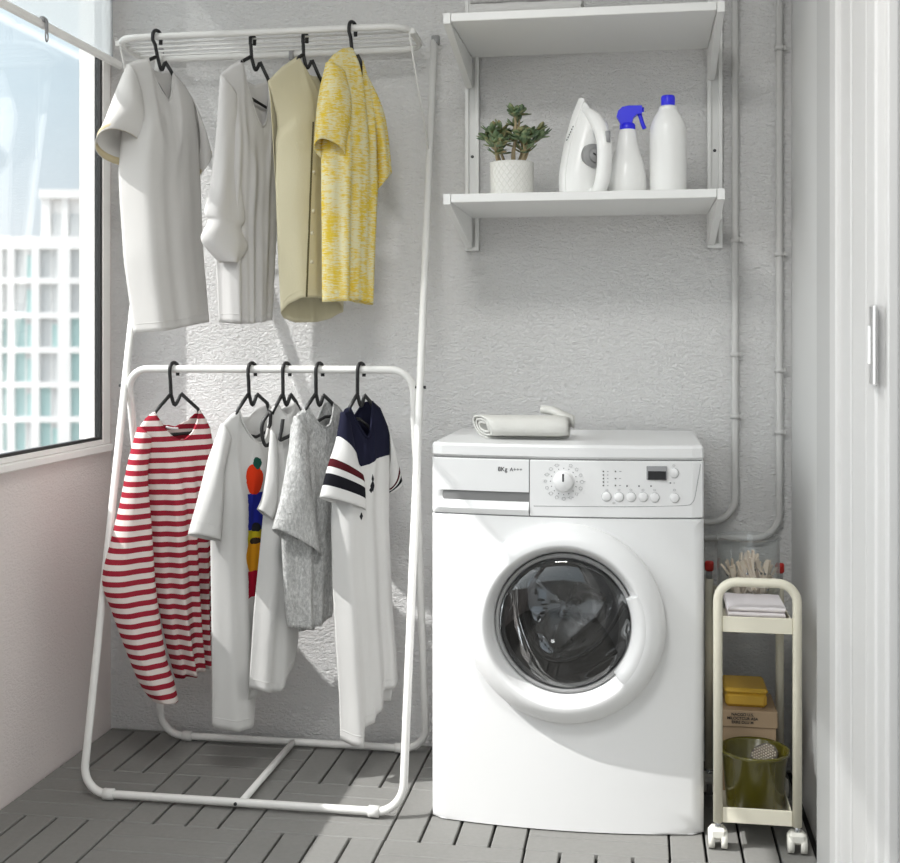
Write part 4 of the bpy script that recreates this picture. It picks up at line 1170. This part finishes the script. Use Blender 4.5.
# plant
pc = atY(512, 180, 2.80); pc.z = ZS
pl_ = thing('potted_succulent', pc, 'small green succulent in a white lattice-textured pot on the lower shelf board', 'plant')
b = MB(); b.lathe([(.001, .0), (.048, .0), (.051, .003), (.0525, .078), (.0535, .081), (.0525, .083), (.0495, .083), (.049, .07), (.001, .07)], pc, n=64)
b.build('pot', M['pot'], pl_, auto=40)
b = MB(); b.lathe([(.0005, .076), (.025, .075), (.0485, .071)], pc, n=32); b.build('soil', M['soil'], pl_)
random.seed(21); b = MB(); lf = MB(); tips = []
def leaf(mb, p, d, ln, w):
    d = d.normalized(); sd = d.cross(Vector((0, 0, 1))); sd = sd.normalized() if sd.length > .01 else Vector((1, 0, 0)); up = sd.cross(d)
    if random.random() < .5: up = -up
    vs = []; prof = [(0, .15), (.2, .55), (.45, .95), (.7, 1), (.88, .7), (1, .12)]; th = w*.32
    for t, ww in prof:
        c = p+d*ln*t+up*(.18*ln*t*t)
        vs += [c-sd*w*ww, c+up*th*ww, c+sd*w*ww, c-up*th*ww*.6]
    fs = [[i*4+k, i*4+(k+1) % 4, i*4+4+(k+1) % 4, i*4+4+k] for i in range(5) for k in range(4)]+[[0,1,2,3], [20,21,22,23]]
    mb.add(vs, fs, 0, True)
def branch(p, d, ln, r, lvl):
    pts = [p]; q = p.copy(); dd = d.copy()
    for k in range(4):
        dd = (dd+Vector((random.uniform(-.25, .25), random.uniform(-.25, .25), random.uniform(-.05, .2)))).normalized(); q = q+dd*ln/4; pts.append(q.copy())
    b.tube(pts, [r*(1-.12*i) for i in range(5)], 7)
    if lvl > 0:
        for k in range(3):
            a = random.uniform(0, 6.28); e = (dd+Vector((cos(a), sin(a), .1))*.75).normalized(); branch(q if k else pts[3], e, ln*.72, r*.58, lvl-1)
    for k in range(11 if lvl == 0 else 6):
        a = k*2.4+random.uniform(-.4, .4); e = (dd*random.uniform(.1, .9)+Vector((cos(a), sin(a), random.uniform(-.1, .5)))).normalized()
        leaf(lf, q-dd*random.uniform(0, .02), e, random.uniform(.022, .034), random.uniform(.006, .0095))
base = pc+Vector((0, 0, .074))
for dx, dy, e, ln, r in ((-.026, 0, (-.18, -.1, 1), .060, .0075), (.002, -.01, (-.03, 0, 1), .080, .0065), (.018, .0, (.5, -.1, .9), .060, .0055), (.008, .018, (.25, .4, 1), .060, .0055), (-.012, .015, (-.5, .3, .9), .058, .005), (.02, -.015, (.75, -.5, .8), .05, .0045), (-.024, -.018, (-.7, -.5, .8), .05, .0045)):
    branch(base+Vector((dx, dy, -.004)), Vector(e).normalized(), ln, r, 1)
b.build('stem', M['bark'], pl_); lo = lf.build('foliage', M['leaf'], pl_)
# iron, standing on its heel
ic = atY(586.5, 180, 2.80); ic.z = ZS
it = thing('steam_iron', ic, 'white steam iron standing on its heel on the shelf, between plant and spray bottle', 'iron')
ai = radians(-52); di = Vector((cos(ai), sin(ai), 0)); wi = Vector((-sin(ai), cos(ai), 0))   # di: soleplate -> handle, wi: across
def IP(w, h, d): p = ic+wi*w+di*(d-.035); p.z = ZS+h; return p
IH = .238
def iron_out(sc_w, sc_h, h0, n=40, tip=IH):
    """pointed arch outline, from heel right over the tip to heel left"""
    pts = []
    for k in range(n+1):
        t = k/n*2-1; a = abs(t)
        h = tip*sc_h*(1-a**1.08); w = .060*sc_w*(1-(1-a)**1.75)*(1 if a < .75 else 1-.10*((a-.75)/.25)**2)
        pts.append((math.copysign(w, t), h0+h))
    return pts
def iron_loft(secs, name, mat, parent, cap=True):
    b = MB(); vs = []
    for (sw, shh, h0, d) in secs:
        for (w, h) in iron_out(sw, shh, h0): vs.append(IP(w, h, d))
    n = 41; m_ = len(secs)
    fs = [[j*n+k, j*n+(k+1) % n, (j+1)*n+(k+1) % n, (j+1)*n+k] for j in range(m_-1) for k in range(n)]
    if cap: fs += [list(range(n)), [(m_-1)*n+k for k in range(n)]]
    b.add(vs, fs, 0, True); return b.build(name, mat, parent, auto=40)
iron_loft([(.97, .98, 0, .000), (1.0, .985, 0, .002), (1.0, .985, 0, .005)], 'soleplate', M['inklight'], it)
iron_loft([(1.02, .995, 0, .004), (1.04, .998, 0, .010), (1.02, .99, 0, .022), (.97, .97, 0, .026)], 'skirt', M['bottle'], it)
iron_loft([(.94, .95, 0, .024), (.90, .93, .0, .032), (.82, .89, .0, .044), (.66, .80, .0, .054), (.42, .68, .002, .060), (.2, .52, .004, .0625)], 'housing', M['bottle'], it)
b = MB(); hp = crom([IP(0, .205, .024), IP(0, .190, .054), IP(0, .162, .084), IP(0, .12, .104), IP(0, .07, .106), IP(0, .03, .098), IP(0, .004, .080), IP(0, .003, .055)], 6)
b.tube(hp, [lerp(.010, .0175, smooth(0, .3, i/(len(hp)-1)))*(1-.1*smooth(.7, 1, i/(len(hp)-1))) for i in range(len(hp))], 18); hd = b.build('handle', M['bottle'], it)
b = MB(); c0 = IP(0, .092, .056)
pts = [c0+di*h for h in (0, .012)]
b.tube([c0, c0+di*.014], [.030, .027], 28); b.tube([c0+di*.014, c0+di*.020], [.018, .016], 24); dl = b.build('temperature_dial', M['gray'], it)
b = MB(); b.tube([c0+di*.0205+wi*-.003, c0+di*.0205+wi*-.010+Vector((0, 0, .004))], .0018, 8); b.build('dial_pointer', M['dark'], dl)
b = MB(); p = IP(-.0, .128, .1195); b.tube([p+Vector((0, 0, -.013)), p+Vector((0, 0, .013))], .006, 10); b.build('steam_button', M['inklight'], hd)
b = MB(); 
for k in range(6): 
    q = IP(-.049+.0035*k, .13+.0065*k, .0235); b.tube([q, q+Vector((0, 0, .003))+wi*.0015], .0012, 6)
b.build('side_marks', M['dark'], it)
# spray bottle
sc0 = atY(627.5, 185, 2.81); sc0.z = ZS
st_ = thing('spray_bottle', sc0, 'white spray bottle with a blue trigger head on the shelf, beside the iron', 'bottle')
b = MB(); pr = [(.001, 0), (.036, 0), (.041, .003), (.0440, .02), (.0435, .045), (.038, .075), (.030, .100), (.0255, .118), (.0225, .135), (.021, .148), (.0185, .156), (.0175, .159)]
pr = [(max(.001, p.x), p.y) for p in crom([(r, h, 0) for r, h in pr], 4)]
b.lathe(pr, sc0, n=48, capt=True); 
b.build('bottle_body', M['bottle'], st_)
b = MB(); z = sc0.z
b.lathe([(.0165, .150), (.0185, .152), (.0185, .168), (.014, .172)], sc0, n=24)
prof = [(-.0175,.158),(-.0165,.170),(-.0225,.182),(-.0255,.186),(-.022,.200),(-.012,.209),(.004,.212),(.034,.211),(.034,.193),(.022,.191),(.014,.184),(.011,.172),(.0135,.158)]
n = len(prof)
for y0_, y1_ in ((-.012, .012),):
    vs = [(sc0.x+x, sc0.y+yy, z+h) for yy in (y0_, y1_) for x, h in prof]
    b.add(vs, [list(range(n)), list(range(n, 2*n))[::-1]]+[[i, (i+1) % n, n+(i+1) % n, n+i] for i in range(n)], 0, False)
b.tube([(sc0.x+.034, sc0.y, z+.203), (sc0.x+.0385, sc0.y, z+.203)], .006, 12)
hd = b.build('spray_head', M['blue'], st_); hd['label'] = 'blue spray head'
b = MB(); b.tube(crom([(sc0.x+.026, sc0.y, z+.196), (sc0.x+.031, sc0.y, z+.184), (sc0.x+.035, sc0.y, z+.170), (sc0.x+.040, sc0.y, z+.158)], 4), [.005]*13, 10); b.build('trigger', M['blue'], hd)
# detergent bottle
bc = atY(668, 185, 2.81); bc.z = ZS
bt_ = thing('detergent_bottle', bc, 'plain white bottle with blue screw cap, rightmost on the lower shelf board', 'bottle')
pr = crom([(.001, 0, 0), (.039, 0, 0), (.042, .004, 0), (.0428, .05, 0), (.0428, .11, 0), (.0425, .148, 0), (.039, .168, 0), (.031, .186, 0), (.0225, .199, 0), (.0215, .206, 0), (.016, .210, 0)], 4)
b = MB(); b.lathe([(max(.001, p.x), p.y) for p in pr], bc, n=48, capt=True); b.build('bottle_body', M['bottle'], bt_)
b = MB(); b.lathe([(.0150, .2095), (.0155, .211), (.0155, .232), (.0145, .2335), (.001, .2335)], bc, n=32)
for k in range(24):
    a = 2*pi*k/24; b.box(bc.x+.0155*cos(a)-.0006, bc.x+.0155*cos(a)+.0006, bc.y+.0155*sin(a)-.0006, bc.y+.0155*sin(a)+.0006, bc.z+.212, bc.z+.230)
o = b.build('screw_cap', M['blue'], bt_); o['label'] = 'blue screw cap'

# ------------------------------------------------------------------ trolley
TX0, TX1, TY0, TY1 = .1635, .3265, 2.555, 2.868
ty = thing('utility_trolley', ((TX0+TX1)/2, 2.72, 0), 'narrow cream metal trolley on casters, between the washer and the right wall', 'trolley')
y = TY0
b = MB(); b.tube(fillet([(TX0, y, .058), (TX0, y, .568), (TX1, y, .568), (TX1, y, .058)], .040, 10), .0098, 14); b.build('handle_frame', M['cream'], ty)
for x in (TX0, TX1):
    b = MB(); b.tube([(x, TY1, .058), (x, TY1, .512)], .0098, 14); po = b.build('back_post', M['cream'], ty)
    b = MB(); b.tube([(x, TY1, .512), (x, TY1, .531)], .0075, 12); b.build('post_collar', M['gray'], po)
    b = MB(); b.lathe([(.001, .553), (.0085, .553), (.0105, .549), (.0105, .533), (.008, .530), (.001, .530)], (x, TY1, 0), n=12); o = b.build('red_cap', M['red'], po); o['label'] = 'red cap'
for z0, z1 in ((.462, .495), (.058, .090)):
    b = MB(); xa, xb = TX0+.0098, TX1-.0098; t_ = .0025
    b.box(xa, xb, TY0-.003, TY0-.003+t_*2, z0, z1, .001); b.box(xa, xb, TY1-t_, TY1+t_, z0, z1, .001)
    b.box(xa, xa+t_, TY0, TY1, z0, z1-.004, .0008); b.box(xb-t_, xb, TY0, TY1, z0, z1-.004, .0008)
    b.box(xa, xb, TY0, TY1, z0, z0+.004); b.build('tray', M['cream'], ty)
for x in (TX0, TX1):
    for y in (TY0, TY1):
        sgn = -1 if x < .24 else 1
        b = MB(); b.tube([(x, y, .042), (x, y, .060)], .006, 12, mi=1)
        b.box(x-.0175, x+.0175, y-.012, y+.020, .022, .047, .006)
        cs = b.build('caster', [M['caster'], M['steel']], ty)
        for sx in (-1, 1):
            b = MB(); b.tube([(x+sx*.007, y+.006, .0205), (x+sx*.0195, y+.006, .0205)], .0203, 24); b.build('wheel', M['caster'], cs)
# folded cloths on the top tray
fx0, fx1 = .188, .307
zt = .4665
random.seed(5)
for k in range(3):
    h = (.020, .0098, .0098)[k]; dx = (.0015, 0, -.001)[k]
    folded('folded_napkin', fx0+dx, fx1+dx, 2.585+.0005*k, 2.728, zt, zt+h, M['cloth_pinkwhite'],
           ('white folded cloth at the bottom of the stack, behind the trolley tray edge', 'thin white folded cloth in the middle of the stack on the trolley', 'white folded cloth topmost in the stack on the trolley')[k], 'cloth', 'folded cloths on the trolley', 1)
    zt += h+.0012
# glass jar with pegs
jc = Vector((.2475, 2.787, .4665)); JR, JH = .070, .160
b = MB(); b.lathe([(.001, 0), (JR-.004, 0), (JR, .006), (JR, JH-.006), (JR+.004, JH), (JR+.002, JH+.002), (JR-.002, JH-.004), (JR-.003, .010), (JR-.008, .005), (.001, .005)], (0, 0, 0), n=56)
jo = b.build('glass_jar', M['jar']); jo.location = jc; tag(jo, 'clear glass jar full of clothes pegs, at the back of the trolley', 'jar')
def peg_mesh():
    b = MB()
    for sg in (-1, 1):
        prof = [(.0006, 0), (.0050, 0), (.0056, .020), (.0062, .042), (.0075, .072), (.0040, .072), (.0018, .048), (.0006, .044)]
        n = len(prof); vs = [(sg*x, y, z) for y in (-.0048, .0048) for x, z in prof]
        b.add(vs, [list(range(n)), list(range(n, 2*n))]+[[i, (i+1) % n, n+(i+1) % n, n+i] for i in range(n)], 0, False)
    return b
b = peg_mesh(); pg0 = b.build('clothes_peg', M['wood'])
b = MB(); b.tube([(-.009, 0, .040), (.009, 0, .040)], .0026, 10); b.tube([(-.009, 0, .040), (-.0085, .0055, .052), (.0085, .0055, .052), (.009, 0, .040)], .0008, 6); sp0 = b.build('peg_spring', M['steel'])
sp0.parent = pg0
import itertools
spots = []
random.seed(9)
for i in range(15):
    a = 2*pi*i/15*2.4; r = (.018, .036, .045)[i % 3]
    spots.append((r*cos(a), r*sin(a), .010+.018*(i % 3), random.uniform(-.5, .5), random.uniform(-.45, .45), random.uniform(0, 6.28)))
spots += [(.004, -.018, .062, .12, -.06, .3), (-.010, -.012, .058, -.1, .38, .1), (.030, -.02, .040, .15, .1, 1.2), (-.022, -.014, .046, .2, -.6, .2), (-.012, .02, .045, .2, .7, .9), (.012, -.03, .05, .1, -.3, .4), (-.034, .0, .038, .1, -.15, .2), (.036, .004, .036, -.2, .2, 1.9)]
for i, (x, y, z, rx, ry, rz) in enumerate(spots):
    if i == 0: o = pg0
    else:
        o = pg0.copy(); COL.objects.link(o); c_ = sp0.copy(); COL.objects.link(c_); c_.parent = o
    o.location = (jc.x+x, jc.y+y, jc.z+z); o.rotation_euler = (rx, ry, rz)
    tag(o, 'pale wooden clothes peg inside the glass jar on the trolley', 'clothes peg', 'clothes pegs in the glass jar')
# lower tray: cardboard box, yellow box, bucket, brush
cb0, cb1 = atY(724.5, 700, 2.715), atY(778, 700, 2.715)
x0, x1 = .1795, .305
ct = thing('cardboard_box', ((x0+x1)/2, 2.77, .0625), 'brown cardboard box with a lid and black print on the lower trolley tray', 'box')
b = MB(); b.box(x0+.003, x1-.003, 2.722, 2.858, .0625, .235, .001); b.build('box_body', M['card'], ct)
b = MB(); b.box(x0, x1, 2.718, 2.862, .2085, .246, .0015); ld = b.build('box_lid', M['card'], ct)
for i, s_ in enumerate(('NACGO U.S.', 'MILOCTCUR ASA', 'ERRE DLU M')):
    text(s_, ((x0+x1)/2-.014, 2.7172, .2345-.0088*i), .0088, M['dark'], ld, 'printed_line', .0002, align='CENTER')
yx0, yx1 = .1905, .2865
yt = thing('yellow_box', ((yx0+yx1)/2, 2.79, .2461), 'small yellow plastic box with a lid, lying on the cardboard box', 'box')
b = MB(); b.box(yx0+.002, yx1-.002, 2.742, 2.850, .2461, .278, .007); b.build('box_body', M['yellow'], yt)
b = MB(); b.box(yx0, yx1, 2.740, 2.852, .2765, .289, .005); b.build('box_lid', M['yellow'], yt)
kc = Vector((.2465, 2.635, .0625))
b = MB(); R0, R1, KH = .060, .0705, .130
b.lathe([(.001, 0), (R0-.004, 0), (R0, .004), (R1-.002, KH-.012), (R1+.0035, KH-.008), (R1+.005, KH-.002), (R1+.002, KH), (R1-.004, KH-.004), (R0-.003, .006), (.001, .005)], (0, 0, 0), n=56)
bk = b.build('olive_bucket', M['bucket']); bk.location = kc; tag(bk, 'glossy olive-green bucket on the lower trolley tray', 'bucket')
bc_ = kc+Vector((.022, .006, .112))
br = thing('scrubbing_brush', bc_, 'oval scrubbing brush with pale bristles, leaning inside the olive bucket', 'brush')
nrm = Vector((-.25, -.80, .55)).normalized(); e1 = Vector((1, 0, .45)).normalized(); e1 = (e1-nrm*e1.dot(nrm)).normalized(); e2 = nrm.cross(e1)
def oval(w): return [bc_+e1*(.030*cos(2*pi*k/28))+e2*(.0235*sin(2*pi*k/28))+nrm*w for k in range(28)]
b = MB(); vs = oval(-.008)+oval(.006); b.add(vs, [list(range(28)), list(range(28, 56))]+[[k, (k+1) % 28, 28+(k+1) % 28, 28+k] for k in range(28)], 0, False)
b.build('brush_head', M['bristle'], br)
b = MB()
for i in range(-5, 6):
    for j in range(-4, 5):
        u, v = i*.0054+(j % 2)*.0027, j*.0054
        if (u/.027)**2+(v/.021)**2 < 1:
            p = bc_+e1*u+e2*v; b.tube([p+nrm*.005, p+nrm*.012], .0016, 6)
bo = b.build('bristles', M['brushdot'], br); bo['kind'] = 'stuff'
b = MB(); b.tube([bc_-nrm*.004-e1*.02, bc_-nrm*.01-e1*.05+Vector((-.01, .01, -.03)), Vector((kc.x-.03, kc.y, kc.z+.02))], .006, 10); b.build('brush_handle', M['wood2'], br)

# ------------------------------------------------------------------ light
GLOW = 3.2
SUN = Vector((1, .40, -1.08)).normalized()
sl = bpy.data.lights.new('sun', 'SUN'); so_ = bpy.data.objects.new('sun', sl); COL.objects.link(so_)
sl.energy = 5.7; sl.angle = radians(.6); sl.color = (1, .985, .965)
so_.rotation_euler = SUN.to_track_quat('-Z', 'Y').to_euler(); so_.location = (-3, 0, 4)
w = bpy.data.worlds.new('world'); sc.world = w; w.use_nodes = True; nt = w.node_tree; bg = nt.nodes['Background']
tc = N(nt, 'ShaderNodeTexCoord'); sx = N(nt, 'ShaderNodeSeparateXYZ'); L(nt, tc.outputs['Generated'], sx.inputs[0])
r = N(nt, 'ShaderNodeValToRGB'); e = r.color_ramp.elements
e[0].position = .45; e[0].color = (.80, .79, .77, 1); e[1].position = 1; e[1].color = (.66, .76, .88, 1)
k = e.new(.5); k.color = (.93, .97, 1, 1); k = e.new(.60); k.color = (.70, .87, .98, 1)
L(nt, math_(nt, 'MULTIPLY_ADD', sx.outputs[2], .5, .5), r.inputs[0])
# broad bright haze around the sun
vd = N(nt, 'ShaderNodeVectorMath', operation='DOT_PRODUCT'); L(nt, tc.outputs['Generated'], vd.inputs[0]); vd.inputs[1].default_value = -SUN
gl = math_(nt, 'POWER', math_(nt, 'MAXIMUM', vd.outputs['Value'], 0), 2.2)
hz = N(nt, 'ShaderNodeVectorMath', operation='SCALE'); hz.inputs[0].default_value = (1, .985, .955); L(nt, math_(nt, 'MULTIPLY', gl, GLOW), hz.inputs['Scale'])
ad = N(nt, 'ShaderNodeVectorMath', operation='ADD'); L(nt, r.outputs[0], ad.inputs[0]); L(nt, hz.outputs[0], ad.inputs[1])
L(nt, ad.outputs[0], bg.inputs['Color']); bg.inputs['Strength'].default_value = 1.0
def area(name, loc, rot, sx_, sy_, e, color=(1, 1, 1)):
    l = bpy.data.lights.new(name, 'AREA'); l.shape = 'RECTANGLE'; l.size = sx_; l.size_y = sy_; l.energy = e; l.color = color
    o = bpy.data.objects.new(name, l); COL.objects.link(o); o.location = loc; o.rotation_euler = rot; return l
p1 = area('window_portal', (XL-.06, (WY0+WY1)/2, (WZ0+WZ1)/2), (0, -pi/2, 0), WZ1-WZ0, WY1-WY0, 1); p1.cycles.is_portal = True
p2 = area('rear_portal', ((XL+XR)/2, YF-.11, 1.70), (pi/2, 0, 0), 1.7, 1.4, 1); p2.cycles.is_portal = True
cl = area('ceiling_fill', (-.45, 1.0, 2.45), (0, 0, 0),   .5, .5, 25, (1, 1, .98))  # unseen fill light below the ceiling, added to lift the room's ambient level

sc.view_settings.view_transform = 'Standard'; sc.view_settings.look = 'None'; sc.view_settings.gamma = 1
sc.view_settings.use_curve_mapping = False; sc.view_settings.exposure = 0.0
sc.cycles.max_bounces = 10; sc.cycles.diffuse_bounces = 5; sc.cycles.transparent_max_bounces = 16; sc.cycles.caustics_reflective = False; sc.cycles.caustics_refractive = False
